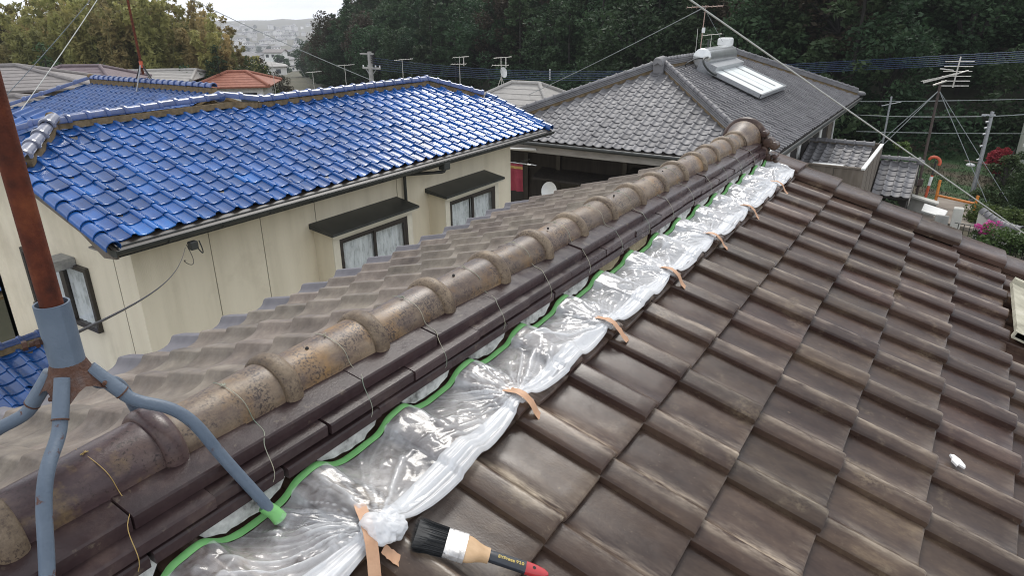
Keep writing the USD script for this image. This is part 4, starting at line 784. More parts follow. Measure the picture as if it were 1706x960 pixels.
# side window with its shutter case
sw = part(blue, 'side_window', cat_([box(-10.74, -9.0, WY - .05, WY + .01, -3.02, -2.96), box(-10.74, -9.0, WY - .07, WY + .01, -3.86, -3.79), box(-10.74, -10.68, WY - .05, WY + .01, -3.79, -3.02), box(-9.06, -9.0, WY - .05, WY + .01, -3.79, -3.02), box(-9.70, -9.58, WY - .06, WY + .01, -3.79, -3.02)]), M['dark_frame'])
part(sw, 'pane', grid(np.array([[(x, WY - .03, z) for x in (-9.58, -9.06)] for z in (-3.79, -3.02)])), M['pane']); part(sw, 'pane', grid(np.array([[(x, WY - .03, z) for x in (-10.68, -9.70)] for z in (-3.79, -3.02)])), M['pane'])
for a, c in ((-10.66, -9.72), (-9.57, -9.07)):
    xx = np.linspace(a, c, 60); part(sw, 'curtain', grid(np.array([np.stack([xx, WY - .010 + .006 * np.sin(xx * 60), np.full(60, z)], -1) for z in (-3.02, -3.4, -3.79)])), M['curtain'], True)
part(blue, 'hood_box', rbox(-9.62, -9.28, WY - .30, WY, -2.99, -2.86, .01), M['galvanised'])
# lower wing against the side wall
RW = Roof((-8.95, 3.80, -5.10), (1, 0), 19)
zw = lambda x, h=0.0: RW.P0[2] - (x - RW.P0[0]) * RW.t + h
lw = part(blue, 'lower_roof', cat_([slab([(-8.8, -1, zw(-8.8, -.04)), (-8.8, 3.96, zw(-8.8, -.04)), (-10.9, 3.96, zw(-10.9, -.04)), (-10.9, -1, zw(-10.9, -.04))], .06), slab([(-10.9, -1, zw(-10.9, -.04)), (-10.9, 3.96, zw(-10.9, -.04)), (-13.4, 3.96, zw(-10.9, -.04) - .86), (-13.4, -1, zw(-10.9, -.04) - .86)], .06)]), M['mud'])
items = []
for i in range(-8, 1):
    for j in range(-8, 1):
        c = cut(*RW.tile('mid', j, i, rng), [vplane((-10.9, 0), (1, 0)), vplane((0, 3.95), (0, -1))])
        if c: items.append((*c, M['blue_tile']))
lay(lw, 'roof_tile', items)
part(lw, 'ridge_bed', box(-10.98, -10.82, 1.2, 3.96, zw(-10.9, -.03), zw(-10.9, .06)), M['mud'])
cap_run(lw, (-10.9, 1.4, zw(-10.9, .075)), (-10.9, 3.94, zw(-10.9, .075)), M['blue_cap'])
part(blue, 'lower_wall', box(-12.9, -9.3, -.5, 3.9, GZ - 1, -5.35), M['cream_wall'])
RW2 = Roof((-13.0, 5.2, -3.95), (1, 0), 19); items = []
for i in range(-6, 3):
    for j in range(-6, 6): items.append((*RW2.tile('mid', j, i, rng), M['blue_tile']))
lw2 = part(blue, 'lower_roof', slab([RW2.at(-1.6, -1.5, -.04), RW2.at(1.6, -1.5, -.04), RW2.at(1.6, .55, -.04), RW2.at(-1.6, .55, -.04)], .06), M['mud']); lay(lw2, 'roof_tile', items)
# cable stay on the gutter corner
single('service_cable', cat_([tube(sag((-7.26, 4.28, -2.47), (-1.13, .452, -.47), .10, 24), .0028, 6), tube(spline([(-7.26, 4.30, -2.44), (-7.1, 4.25, -2.62), (-6.95, 4.1, -2.56), (-6.7, 3.93, -2.42)], 16), .004, 6)]), M['cable_dark'], 'thin dark cable sagging from the blue roof gutter corner towards the mast', 'cable', True)
part(blue, 'cable_insulator', cat_([rbox(-7.30, -7.22, 4.33, 4.43, -2.52, -2.42, .01), tube(spline([(-7.25, 4.40, -2.46), (-7.22, 4.46, -2.58), (-7.22, 4.44, -2.42)], 10), .008, 6)]), M['dark_metal'])

# ---------------------------------------------------------------- the second blue roof behind it
b2 = thing('blue_roofed_outbuilding', 'second blue tiled roof behind the near blue ridge at the left', 'house')
RB2 = Roof((-18.3, 5.2, -3.935), (0, -1), 20.0, ps=.235)
z2 = lambda y, h=0.0: RB2.P0[2] + (y - 5.2) * RB2.t + h
YR = 11.15; XA, XB = -22.1, -17.4
r2f = part(b2, 'roof', cat_([slab([(XA - 3.6, 6.0, z2(6.0, -.04)), (XB + 1.2, 6.0, z2(6.0, -.04)), (XB + 1.2, YR, z2(YR, -.04)), (XA, YR, z2(YR, -.04))], .06), slab([(XB + 1.2, YR, z2(YR, -.04)), (XB + 1.2, YR + 4, z2(YR, -.04) - 1.45), (XA, YR + 4, z2(YR, -.04) - 1.45), (XA, YR, z2(YR, -.04))], .06)]), M['mud'])
items = []
hipC = vplane((XA, YR), (1, -.71))
for i in range(-27, -4):
    for j in range(-20, 16):
        c = cut(*RB2.tile('far', j, i, rng), [hipC, vplane((0, YR - .02), (0, -1))])
        if c:
            if c[0].mean(0)[0] > -16.2: continue
            items.append((*c, M['blue_tile']))
lay(r2f, 'roof_tile', items, 300)
part(r2f, 'ridge_bed', box(XA, XB + 1.2, YR - .07, YR + .07, z2(YR, -.05), z2(YR, .10)), M['mud'])
cap_run(r2f, (XA, YR, z2(YR, .13)), (XB + 1.2, YR, z2(YR, .13)), M['blue_cap'], k=1.3)
HE = np.array([XA - 1.35, YR - 1.9, 0]); HE[2] = z2(HE[1], .10)
cap_run(r2f, (XA, YR, z2(YR, .12)), HE, M['blue_cap'], pitch=.5, k=1.3)
part(r2f, 'ridge_stop', lump(np.array([XA - .03, YR, z2(YR, .16)]), .10, .10, .09, 1), M['mud'], True)
part(b2, 'wall', box(-22.5, -15, 7, 14, GZ - 2.5, -3.4), M['cream_wall'])

# ---------------------------------------------------------------- the grey-tiled house
grey = thing('grey_tiled_house', 'dark wooden house under a silver grey hipped tile roof', 'house')
SG = 22.5
G1 = Roof((-8.7657 - 10 * .265, 15.7235, -3.0891), (0, -1), SG, ps=.239)
zg = lambda y, h=0.0: G1.P0[2] + (y - 15.7235) * G1.t + h
AP = (-7.5, 19.72); AE = (-7.5, 26.9); XL, XRt, YF, YB = -11.5, -3.5, 15.72, 30.9
G2 = Roof((-3.5, 15.8, -3.0891), (1, 0), SG, ps=.239)
zt_ = zg(19.72)
groof = part(grey, 'roof', cat_([slab([(XL, YF, zg(YF, -.05)), (XRt, YF, zg(YF, -.05)), (AP[0], AP[1], zt_ - .05)], .08), slab([(XRt, YF, zg(YF, -.05)), (XRt, YB, zg(YF, -.05)), (AE[0], AE[1], zt_ - .05), (AP[0], AP[1], zt_ - .05)], .08),
    slab([(XL, YF, zg(YF, -.05)), (AP[0], AP[1], zt_ - .05), (AE[0], AE[1], zt_ - .05), (XL, YB, zg(YF, -.05))], .08), slab([(XL, YB, zg(YF, -.05)), (XRt, YB, zg(YF, -.05)), (AE[0], AE[1], zt_ - .05)], .08)]), M['dark_wood'])
items = []
hl = (np.array([XL, YF, 0.0]), norm([1, -1, 0])); hr = (np.array([XRt, YF, 0.0]), norm([-1, -1, 0]))
for i in range(-18, 1):
    for j in range(0, 31):
        c = cut(*G1.tile('mid', j, i, rng), [hl, hr])
        if c: items.append((*c, M['grey_tile']))
hf = (np.array([XRt, YB, 0.0]), norm([1, -1, 0]))
for i in range(-18, 1):
    for j in range(-1, 58):
        c = cut(*G2.tile('far', j, i, rng), [(hr[0], -hr[1]), hf])
        if c: items.append((*c, M['grey_tile']))
lay(groof, 'roof_tile', items, 300)
def stack_ridge(parent, p, q, m, w=.20, h=.20, caps=True, kk=1.0):
    p, q = np.array(p, float), np.array(q, float); t = norm(q - p); s_ = norm(np.cross(t, [0, 0, 1])); u = np.cross(s_, t); L = np.linalg.norm(q - p)
    b = part(parent, 'ridge', obox((p + q) / 2 + u * .03, t, s_, u, L, w - .05, .10), M['mud'] if caps else m)
    for k in range(3): part(b, 'flat_course', obox((p + q) / 2 + u * (.085 + k * .042), t, s_, u, L, w - k * .022, .032), m)
    c = int(round(L / .27))
    for k in range(c):
        a = p + u * (.205) + t * L * k / c; part(b, 'ridge_tile', cap_mesh(a, a + t * L / c * 1.01, [(s * (L / c) / .26, R * kk) for s, R in FARCAP], 12, -95, 95), m, 40)
    return b
top = lambda p, h=0: (p[0], p[1], zt_ + h)
stack_ridge(groof, top(AP), top(AE), M['grey_tile'], .24)
stack_ridge(groof, (XL + .5, YF + .5, zg(YF + .5, .0)), top(AP, -.02), M['grey_tile'])
stack_ridge(groof, (XRt - .4, YF + .4, zg(YF + .4, .0)), top(AP, -.02), M['grey_tile'])
stack_ridge(groof, (XRt - .15, YB - .15, zg(YF + .15, .0)), top(AE, -.02), M['grey_tile'], .24)
part(groof, 'ridge_end', cat_([rbox(-7.66, -7.34, 19.36, 19.46, zt_ - .16, zt_ + .14, .02)]), M['grey_tile'])
part(groof, 'ridge_end', cap_mesh((-7.5, 19.30, zt_ + .14), (-7.5, 19.75, zt_ + .20), [(0, .001), (.002, .14), (.06, .155), (.42, .13), (.45, .10)], 18, -120, 120), M['grey_tile'], 40)
part(groof, 'hip_end', lump(np.array([XRt - .02, YB - .02, zg(YF, .10)]), .22, .14, .10, 3), M['grey_tile'], True)
# eaves, walls
gut2 = part(grey, 'gutter', cat_([tube([(XL, YF - .06, -3.17), (XRt + .05, YF - .06, -3.19)], .05, 8), tube([(XRt + .06, YF, -3.19), (XRt + .06, YB, -3.17)], .05, 8)]), M['dark_metal'], True)
part(grey, 'fascia', cat_([box(XL + .05, XRt, YF + .02, YF + .06, -3.42, -3.17)]), M['grey_wood'])
part(grey, 'fascia', cat_([box(XRt - .06, XRt - .02, YF + .06, YB, -3.33, -3.17)]), M['grey_wood'])
part(grey, 'soffit', cat_([slab([(XL, YF + .06, -3.36), (XRt - .06, YF + .06, -3.36), (XRt - .06, YB, -3.36), (XL, YB, -3.36)], .03)]), M['grey_wood'])
part(grey, 'eave_panel', slab([(-11.4, 14.9, -3.28), (-9.35, 15.70, -3.30), (-9.35, 15.75, -3.36), (-11.4, 15.75, -3.36)], .03), M['white_paint'])
part(grey, 'front_wall', box(XL + .6, XRt - .75, 16.75, 16.9, GZ, -3.36), M['dark_wood'])
for x in (-10.25, -9.2, -7.2, -5.6): part(grey, 'post', box(x - .06, x + .06, 16.68, 16.745, GZ, -3.37), M['dark_frame'])
part(grey, 'tie_beam', box(XL + .6, XRt - .75, 16.60, 16.745, -3.62, -3.48), M['dark_wood'])
part(grey, 'right_wall', box(-4.35, -4.2, 16.9, 30.2, GZ, -3.36), M['dark_wood'])
for y, w, m in ((21.9, .55, 'white_paint'), (23.6, .35, 'white_paint'), (25.4, .5, 'grey_wood'), (27.3, .35, 'white_paint'), (29.2, .9, 'brown_wood'), (30.15, .12, 'white_paint')):
    part(grey, 'wall_panel', box(-4.2, -4.16, y - w / 2, y + w / 2, GZ, -3.37), M[m])
part(grey, 'back_wall', box(XL + .6, -4.35, 30.05, 30.2, GZ, -3.36), M['dark_wood']); part(grey, 'left_wall', box(XL + .6, XL + .75, 16.9, 30.05, GZ, -3.36), M['dark_wood'])
# window with a small hood on the front
fw = part(grey, 'front_window', cat_([box(-9.45, -9.38, 16.62, 16.74, -5.3, -4.30), box(-7.55, -7.48, 16.62, 16.74, -5.3, -4.30), box(-9.38, -7.55, 16.62, 16.74, -4.36, -4.30), box(-8.55, -8.48, 16.64, 16.73, -5.3, -4.36)]), M['brown_wood'])
part(fw, 'pane', box(-8.48, -7.55, 16.70, 16.71, -5.3, -4.36), M['grey_wood']); part(fw, 'pane', box(-9.38, -8.55, 16.70, 16.71, -5.3, -4.36), M['dark_frame'])
part(grey, 'window_hood', prism([(16.74, -4.02), (16.74, -4.10), (16.16, -4.26), (16.16, -4.20)], 2.6, (-9.75, 0, 0), (0, 1, 0), (0, 0, 1)), M['dark_wood'])
part(grey, 'window_hood', prism([(16.74, -3.74), (16.74, -3.80), (16.0, -3.98), (16.0, -3.92)], 2.4, (-7.0, 0, 0), (0, 1, 0), (0, 0, 1)), M['dark_wood'])

# solar water heater on its right-hand slope
sh = thing('solar_water_heater', 'white and silver solar water heater on the grey roof', 'water heater')
s0 = np.array([-3.5, 15.8, -3.0891]); GP = lambda x, y, h: s0 + G2.e * (y - 15.8) + G2.d * ((x + 3.5) / math.cos(math.radians(SG))) + G2.n * h
pc = GP(-5.95, 23.0, .12)
pan = part(sh, 'collector', obox(pc, G2.d, G2.e, G2.n, 1.75, 3.1, .10), M['galvanised'])
part(pan, 'frame', cat_([obox(pc + G2.e * s * 1.57 + G2.n * .03, G2.d, G2.e, G2.n, 1.80, .06, .12) for s in (-1, 1)] + [obox(pc + G2.d * s * .90 + G2.n * .03, G2.d, G2.e, G2.n, .05, 3.2, .12) for s in (-1, 1)]), M['galvanised'])
for k in range(2):
    part(pan, 'glass', obox(pc + G2.e * (-.77 + 1.54 * k) + G2.n * .056, G2.d, G2.e, G2.n, 1.70, 1.48, .008), M['solar_glare'])
    part(pan, 'centre_bar', obox(pc + G2.e * (-.77 + 1.54 * k) + G2.n * .068, G2.d, G2.e, G2.n, 1.45, .10, .014), M['galvanised'])
tc = GP(-7.12, 23.0, .36)
tn = [(-1.50, .02), (-1.48, .23), (-1.44, .27), (-1.36, .285), (1.36, .285), (1.44, .27), (1.48, .23), (1.50, .02)]
tank = part(sh, 'tank', tube([tc + G2.e * s for s, _ in tn], [r for _, r in tn], 26), M['solar_steel'], 40)
part(tank, 'skirt', obox(tc + G2.d * .30 - G2.n * .20, G2.d, G2.e, G2.n, .55, 3.0, .34), M['galvanised'])
part(tank, 'cistern', rbox(-7.12 - .20, -7.12 + .2, 24.1, 24.62, tc[2] + .24, tc[2] + .50, .04), M['white_plastic'])
part(tank, 'valve', bar(tc + [0, -.9, .3], tc + [0, -.9, .52], .03), M['dark_metal'])
part(sh, 'pipe', tube(spline([GP(-6.9, 21.3, .5), GP(-6.8, 20.9, .35), GP(-6.6, 21.1, .2), GP(-6.5, 21.4, .15)], 20), .03, 8), M['dark_metal'], True)
part(sh, 'pipe', tube(spline([tc + [.1, -1.5, -.05], tc + [0, -2.0, .0], tc + [-.1, -2.5, -.12], tc + [-.2, -2.2, -.2]], 20), .02, 8), M['cable_dark'], True)
# the things in the dark gap in front of the grey house
dish = thing('satellite_dish', 'white satellite dish beside the dark house wall just above our roof edge', 'satellite dish', (-7.95, 14.0, -3.93))
A = np.linspace(0, 2 * np.pi, 33); nd = norm([.35, -.90, .26]); ax = norm(np.cross([0, 0, 1], nd)); ay = np.cross(nd, ax)
G = np.array([[nd * (.06 * r * r) + ax * (.185 * r * math.cos(a)) + ay * (.225 * r * math.sin(a)) for a in A] for r in np.linspace(0.01, 1, 9)])
part(dish, 'reflector', thick(G, .01, nd), M['white_plastic'], 40)
part(dish, 'feed_arm', cat_([bar(nd * .02 - ay * .2, nd * .25 - ay * .10, .012), rbox(.0, .05, -.30, -.24, -.10, -.04)]), M['galvanised'])
part(dish, 'bracket', bar((0, .05, 0), (0, .12, -.8), .02), M['galvanised'])
cl = thing('hanging_cloth', 'dark red cloth hung on a drying pole beside the cream wall', 'cloth', (-8.85, 14.0, -3.36))
xx = np.linspace(-.24, .16, 40); G = np.array([np.stack([xx, .015 * np.sin(xx * 30 + z * 3) * (1 - z), np.full(40, z)], -1) for z in np.linspace(0, -.68, 12)])
part(cl, 'cloth', grid(G), M['red_cloth'], True); part(cl, 'hem_band', thick(G[1:3] + [0, -.006, 0], .003, np.array([0, -1, 0])), M['gold_wire'])
dpole = thing('drying_pole', 'pale steel drying pole that carries the red cloth', 'pole', (-8.6, 14.0, -3.345))
part(dpole, 'pole', bar((-.75, 0, 0), (.28, 0, 0), .012), M['galvanised']); part(dpole, 'end_clip', bar((.04, 0, 0), (.13, 0, 0), .022), M['white_plastic']); part(dpole, 'hook', tube(spline([(-.2, 0, 0), (-.1, 0, .06), (.0, 0, .09), (.1, 0, .14)], 12), .008, 6), M['dark_metal'])
junk = thing('tied_branches', 'bundle of pale sticks tied with white string by the eaves below the dish', 'bundle', (-8.62, 13.6, -4.30))
for q in range(5): part(junk, 'stick', bar((-.5 + .05 * q, .02 * q, -.02 * q), (.16 - .05 * q, -.05 + .03 * q, .06 - .03 * q), .014), M['raw_wood'] if q % 2 else M['grey_wood'])
part(junk, 'string', cat_([bar((-.35, 0, .03), (.05, 0, -.02), .01), lump((.10, 0, -.02), .05, .04, .06)]), M['white_plastic'])
single('lean_to_roof', slab([(-9.5, 13.2, -4.62), (-8.15, 14.2, -4.28), (-7.6, 14.2, -4.40), (-8.8, 12.7, -4.9)], .03), M['grey_wood'], 'small grey lean-to roof sheet in the gap left of the satellite dish', 'roof sheet')

# ---------------------------------------------------------------- balcony, low tiled roof and garden things on the right
bal = thing('walled_balcony', 'brown boarded balcony wall with pale capping right of the grey house', 'balcony')
part(bal, 'side_wall', box(-2.00, -1.94, 20.85, 25.3, -5.7, -4.03), M['brown_wood']); part(bal, 'front_wall', box(-4.16, -2.00, 20.85, 20.91, -5.7, -4.03), M['brown_wood']); part(bal, 'back_wall', box(-4.16, -2.0, 25.24, 25.3, -5.7, -4.03), M['brown_wood'])
part(bal, 'capping', cat_([rbox(-2.02, -1.92, 20.83, 25.32, -4.03, -3.98)]), M['white_paint']); part(bal, 'capping', rbox(-4.16, -2.02, 20.83, 20.93, -4.03, -3.98), M['brown_wood']); part(bal, 'capping', rbox(-4.16, -2.02, 25.22, 25.32, -4.03, -3.98), M['brown_wood'])
part(bal, 'post', box(-2.02, -1.92, 20.83, 20.93, GZ, -5.7), M['brown_wood']); part(bal, 'post', box(-2.02, -1.92, 25.2, 25.3, GZ, -5.7), M['brown_wood'])
part(bal, 'post', bar((-1.93, 21.0, -5.2), (-1.55, 20.6, GZ), .03), M['white_paint'])
for x in (-3.4, -2.7): part(bal, 'wall_board', box(x - .005, x + .005, 20.845, 20.85, -5.7, -4.03), M['dark_wood'])
for y in (21.9, 23.0, 24.1): part(bal, 'wall_board', box(-1.94, -1.934, y - .006, y + .006, -5.7, -4.03), M['dark_wood'])
def small_roof(name, label, P0, d, deg, nj, ni, kind='far', capm='grey_tile', parentcat='roof'):
    t = thing(name, label, parentcat); R = Roof(P0, d, deg); it = []
    rf = part(t, 'roof', slab([R.at(-.05, -ni * .239, -.05), R.at(nj * .265 + .05, -ni * .239, -.05), R.at(nj * .265 + .05, .02, -.05), R.at(-.05, .02, -.05)], .06), M['dark_wood'])
    for i in range(-ni + 1, 1):
        for j in range(nj): it.append((*R.tile(kind, j, i, rng), M['grey_tile']))
    lay(rf, 'roof_tile', it); a, b = R.at(-.05, -ni * .239 - .02, .06), R.at(nj * .265 + .05, -ni * .239 - .02, .06); cap_run(rf, a, b, M[capm], k=1.3); return t, R
t, R = small_roof('porch_roof', 'grey tiled porch roof seen inside the brown balcony walls', (-4.0, 21.6, -4.78), (0, -1), 17, 7, 12)
part(t, 'post', box(-3.9, -3.8, 22, 22.1, GZ, -4.95), M['dark_wood']); part(t, 'post', box(-2.3, -2.2, 22, 22.1, GZ, -4.95), M['dark_wood'])
t, R = small_roof('low_tiled_roof', 'low grey tiled roof with a fat round ridge right of the balcony', (-1.90, 23.75, -5.30), (0, -1), 30, 4, 7)
part(t, 'gable_board', prism([(23.7, -5.38), (23.7, -5.52), (25.2, -4.62), (25.2, -4.48)], .03, (-.84, 0, 0), (0, 1, 0), (0, 0, 1)), M['grey_wood'])
part(t, 'wall', box(-1.85, -.9, 24.0, 26.6, GZ, -5.30), M['dark_wood']); part(t, 'far_slope', slab([(-1.95, 25.2, -4.50), (-.8, 25.2, -4.50), (-.8, 26.9, -5.45), (-1.95, 26.9, -5.45)], .06), M['grey_tile'])
part(t, 'ridge_end', lump(np.array([-.78, 25.2, -4.45]), .12, .12, .10, 2), M['grey_tile'], True)
ac = thing('air_conditioner', 'white outdoor air conditioner unit behind the brown balcony wall', 'air conditioner', (-2.95, 21.15, -4.30))
part(ac, 'casing', rbox(-.42, .42, .0, .28, -.26, .26, .02), M['white_plastic'])
part(ac, 'grille_opening', box(-.34, .26, -.006, 0, -.20, .20), M['dark_frame'])
for q in range(6): part(ac, 'grille_bar', box(-.34 + q * .115, -.325 + q * .115, -.016, -.006, -.20, .20), M['white_plastic'])
for q in range(3): part(ac, 'grille_bar', box(-.34, .26, -.014, -.006, -.11 + q * .1, -.10 + q * .1), M['white_plastic'])
part(ac, 'bracket', box(-.4, .4, .02, .26, -.55, -.26), M['dark_frame'])

# orange barrier, markers, wall, gate
ob = thing('orange_barrier', 'orange tubular barrier at the edge of the gravel path', 'barrier')
part(ob, 'post', bar((-.16, 26.4, GZ), (-.16, 26.4, GZ + 1.02), .045), M['orange_paint'], True); part(ob, 'post', bar((.96, 26.0, GZ), (.96, 26.0, GZ + .72), .045), M['orange_paint'], True)
part(ob, 'rail', bar((-.16, 26.4, GZ + .50), (.96, 26.0, GZ + .45), .042), M['orange_paint'], True)
mk = thing('traffic_mirror', 'orange road mirror on an orange post beside the brown aerial pole', 'mirror', (-.50, 26.6, GZ))
part(mk, 'post', bar((0, 0, 0), (.08, .05, 1.1), .045), M['red_plastic'], True); part(mk, 'reflective_band', bar((.05, .03, .75), (.078, .048, 1.06), .05), M['white_plastic'], True)
part(mk, 'visor', tube(spline([(-.10, 0, 1.62), (.0, -.02, 1.72), (.15, 0, 1.68), (.2, 0, 1.45)], 14), .05, 8), M['red_plastic'], True); part(mk, 'stem', bar((.08, .05, 1.1), (.10, .03, 1.6), .03), M['dark_metal'])
wl = thing('garden_wall', 'low pale boundary wall with a flat top beyond our roof edge', 'wall')
part(wl, 'wall', slab([(-1.6, 26.2, -5.55), (-.1, 24.9, -5.6), (-.1, 24.75, -5.6), (-1.7, 26.05, -5.55)], .65), M['pale_wall']); part(wl, 'coping', slab([(-1.7, 26.22, -5.53), (-.05, 24.95, -5.57), (-.05, 24.6, -5.57), (-1.75, 25.9, -5.53)], .06), M['pale_wall'])
part(wl, 'panel', slab([(-.42, 24.6, -5.60), (.22, 24.05, -5.62), (.16, 23.7, -5.75), (-.46, 24.2, -5.75)], .05), M['white_paint'])
part(wl, 'pillar', rbox(.36, .62, 23.6, 23.86, GZ, -5.42, .02), M['pale_wall']); part(wl, 'pillar', rbox(-.06, .3, 23.5, 23.6, GZ, -5.66, .02), M['concrete'])
gr = thing('gate_wall', 'white gate wall with curved grey tiled coping behind pink flowers', 'wall')
aa = np.linspace(0, 1, 9); gx_ = 1.02 + 1.0 * aa; gy_ = 23.3 - .55 * aa; gz_ = -5.33 - .30 * aa - .10 * np.sin(np.pi * aa)
part(gr, 'wall', thick(np.array([np.stack([gx_, gy_, np.full(9, GZ)], -1), np.stack([gx_, gy_, gz_], -1)]), .1, np.array([.5, .86, 0])), M['pale_wall'])
for q in range(8): part(gr, 'coping_tile', cap_mesh((gx_[q], gy_[q], gz_[q] + .0), (gx_[q + 1], gy_[q + 1], gz_[q + 1] + .0), [(0, .12), (.10, .125), (.13, .14), (.145, .12)], 12), M['grey_tile'], 40)
fn = thing('garden_fence', 'thin dark railing in front of the pink flowers', 'fence', (.55, 22.6, -5.62))
for q in range(9): part(fn, 'bar', bar((q * .14, 0, -.5), (q * .14, -.03 * q, .02), .010), M['dark_metal'])
part(fn, 'rail', bar((-.1, 0, .02), (1.2, -.26, .02), .014), M['dark_metal'])
ps = thing('concrete_building', 'pale grey-green concrete wall at the right edge of the picture', 'building')
part(ps, 'wall', box(2.15, 4.2, 30.6, 34, GZ, -3.15), M['grey_green_wall']); part(ps, 'ledge', box(2.08, 4.2, 30.5, 30.6, -4.52, -4.42), M['pale_wall']); part(ps, 'parapet', box(2.12, 4.2, 30.55, 34, -3.15, -3.05), M['pale_wall'])

# ---------------------------------------------------------------- aerials
def yagi(parent, c, ax, el, n, L, w, m, r=.008, taper=.25):
    """Boom along ax, rods along el."""
    ax, el = norm(ax), norm(el); c = np.array(c, float)
    part(parent, 'boom', bar(c - ax * L / 2, c + ax * L / 2, r * 1.4), m)
    for q in range(n):
        o = c + ax * L * (q / (n - 1) - .5); ww = w * (1 - taper * q / (n - 1)) / 2; part(parent, 'rod', bar(o - el * ww, o + el * ww, r), m)
a2 = thing('large_aerial', 'tall brown pole with two television aerials and guy wires at the right', 'aerial', (-.77, 27.4, GZ))
hp = np.array([-.92 + .77, 28.4 - 27.4, -2.42 - GZ]) * 1.0; hp = np.array([0.0, 0, 3.95])
part(a2, 'pole', tube([(0, 0, 0), (0, 0, hp[2])], [.045, .04], 12), M['brown_pole'], True)
for q in range(6): part(a2, 'vhf_rod', bar(hp + [.42 * 1 - .45, .1 + .0, 0] + np.array([.05, 0, -.05 + .155 * q]) * 1 + [-.02, 0, 0], hp + [.80, .5, -.05 + .155 * q], .016), M['aerial_metal'])
part(a2, 'mast_head', bar(hp + [.36, .25, -.1], hp + [.40, .28, .88], .022), M['aerial_metal'])
part(a2, 'uhf_boom', cat_([obox(hp + [-.05, -.15, .22], norm([.55, .1, .18]), norm([-.1, .55, 0]), norm([-.18, 0, .55]), .95, .06, .06)]), M['aerial_metal'])
for q in range(7): o = hp + np.array([-.45, -.2, .12]) + np.array([.13, .02, .035]) * q; part(a2, 'uhf_rod', bar(o + [-.10, -.22, .0], o + [.10, .22, .02], .012), M['aerial_metal'])
part(a2, 'reflector', cat_([bar(hp + [-.2, -.1, -.02], hp + [.15, .05, .12], .03), bar(hp + [.28, .2, .45], hp + [-.1, 0, .5], .02), bar(hp + [.28, .2, .30], hp + [.7, .4, .45], .02)]), M['aerial_metal'])
part(a2, 'base_box', rbox(-.12, .12, -.1, .1, .55, .8, .02), M['brown_pole'])
for q, e in enumerate([(-2.6, -1.3, .55), (-2.2, -2.0, .70), (2.3, -1.2, .0), (2.7, -.4, .3)]): part(a2, 'guy_wire', bar(hp + [0, 0, -.18], e, .011, 6), M['cable_grey'], True)
a1 = thing('roof_aerial', 'reddish flat television aerial on a thin mast on the grey roof', 'aerial', (-7.55, 23.1, -1.2))
part(a1, 'mast', tube([(0, 0, 0), (.05, .02, 1.45)], .014, 8), M['red_aerial']); part(a1, 'mast', tube([(-.13, -.05, 0), (-.12, -.05, .75)], .008, 6), M['aerial_metal'])
yagi(a1, (.02, .02, 1.40), (.95, .3, .03), (.35, -.95, .1), 8, 1.1, .8, M['red_aerial'], .010)
part(a1, 'booster', rbox(.0, .09, -.02, .06, .62, .78, .01), M['white_plastic']); part(a1, 'guy_wire', bar((.05, .02, 1.3), (.62, .28, .35), .006, 6), M['cable_grey'])
a3 = thing('small_roof_aerial', 'small pale aerial standing by the solar tank', 'aerial', (-7.33, 23.4, -1.0))
part(a3, 'mast', bar((0, 0, -.2), (.02, 0, .36), .010), M['aerial_metal']); yagi(a3, (.02, 0, .36), (.9, .3, .08), (.35, -.9, 0), 7, .62, .3, M['aerial_metal'], .006)
def house_aerial(loc, label, sc, rz, two=False, dish=False, group=None):
    t = thing('far_aerial', label, 'aerial', loc, rz, group); m = M['aerial_metal']
    part(t, 'mast', bar((0, 0, -1.6 * sc), (0, 0, 1.05 * sc), .020), m)
    yagi(t, (.1, 0, 1.0 * sc), (1, .1, .06), (0, 1, 0), 9, 1.3 * sc, .75, m, .011)
    if two:
        yagi(t, (-.05, 0, .45 * sc), (1, .1, .0), (0, 1, 0), 6, 1.2 * sc, 1.1, m, .011); part(t, 'stub', bar((.35 * sc, 0, .3 * sc), (.35 * sc, 0, 1.0 * sc), .035), m)
    if dish:
        n_ = norm([.75, -.62, .2]); x_ = norm(np.cross([0, 0, 1], n_)); y_ = np.cross(n_, x_); A = np.linspace(0, 2 * np.pi, 25)
        part(t, 'dish', thick(np.array([[np.array([.1, -.1, -.05]) + n_ * .08 * r * r + x_ * .27 * r * math.cos(a) + y_ * .30 * r * math.sin(a) for a in A] for r in (.02, .4, .7, 1)]), .015, n_), M['white_plastic'], 40)
        for q in (-.25, .25): part(t, 'leg', bar((0, 0, -.3), (q, 0, -.95), .018), m)
    return t
house_aerial((-23.05, 34.75, -3.05), 'aerial with a small white dish on the grey hipped roof behind the blue ridge', .78, .55, True, True)
house_aerial((-27.0, 36.0, -3.15), 'pair of thin aerials with a white box left of the dish aerial', .75, .55, True)
house_aerial((-31.0, 35.2, -3.5), 'slanting aerial just right of the concrete utility pole', .9, .7)
house_aerial((-38.7, 37.6, -4.2), 'thin T-shaped aerial left of the concrete utility pole', .9, .55)
house_aerial((-40.6, 36.2, -4.5), 'leftmost low T-shaped aerial above the blue main ridge', .75, .55)
house_aerial((-43.5, 35.0, -4.1), 'small aerial above the left corner of the dark trees', .9, .5)
fm = thing('blue_roof_aerial_mast', 'dark red mast on a spread tripod standing on the blue rear ridge', 'mast', (-19.4, 11.2, -1.65))
part(fm, 'pole', tube([(0, 0, .2), (-.05, 0, 3.2)], [.035, .03], 10), M['rust'], True)
for q in range(4): a = q * 1.57 + .4; part(fm, 'leg', tube([(.02 * math.cos(a), .02 * math.sin(a), .48), (.40 * math.cos(a), .40 * math.sin(a), -.22)], .016, 8), M['galvanised'] if q % 2 else M['cable_dark'])
part(fm, 'collar', bar((0, 0, .38), (0, 0, .55), .05), M['red_plastic'])
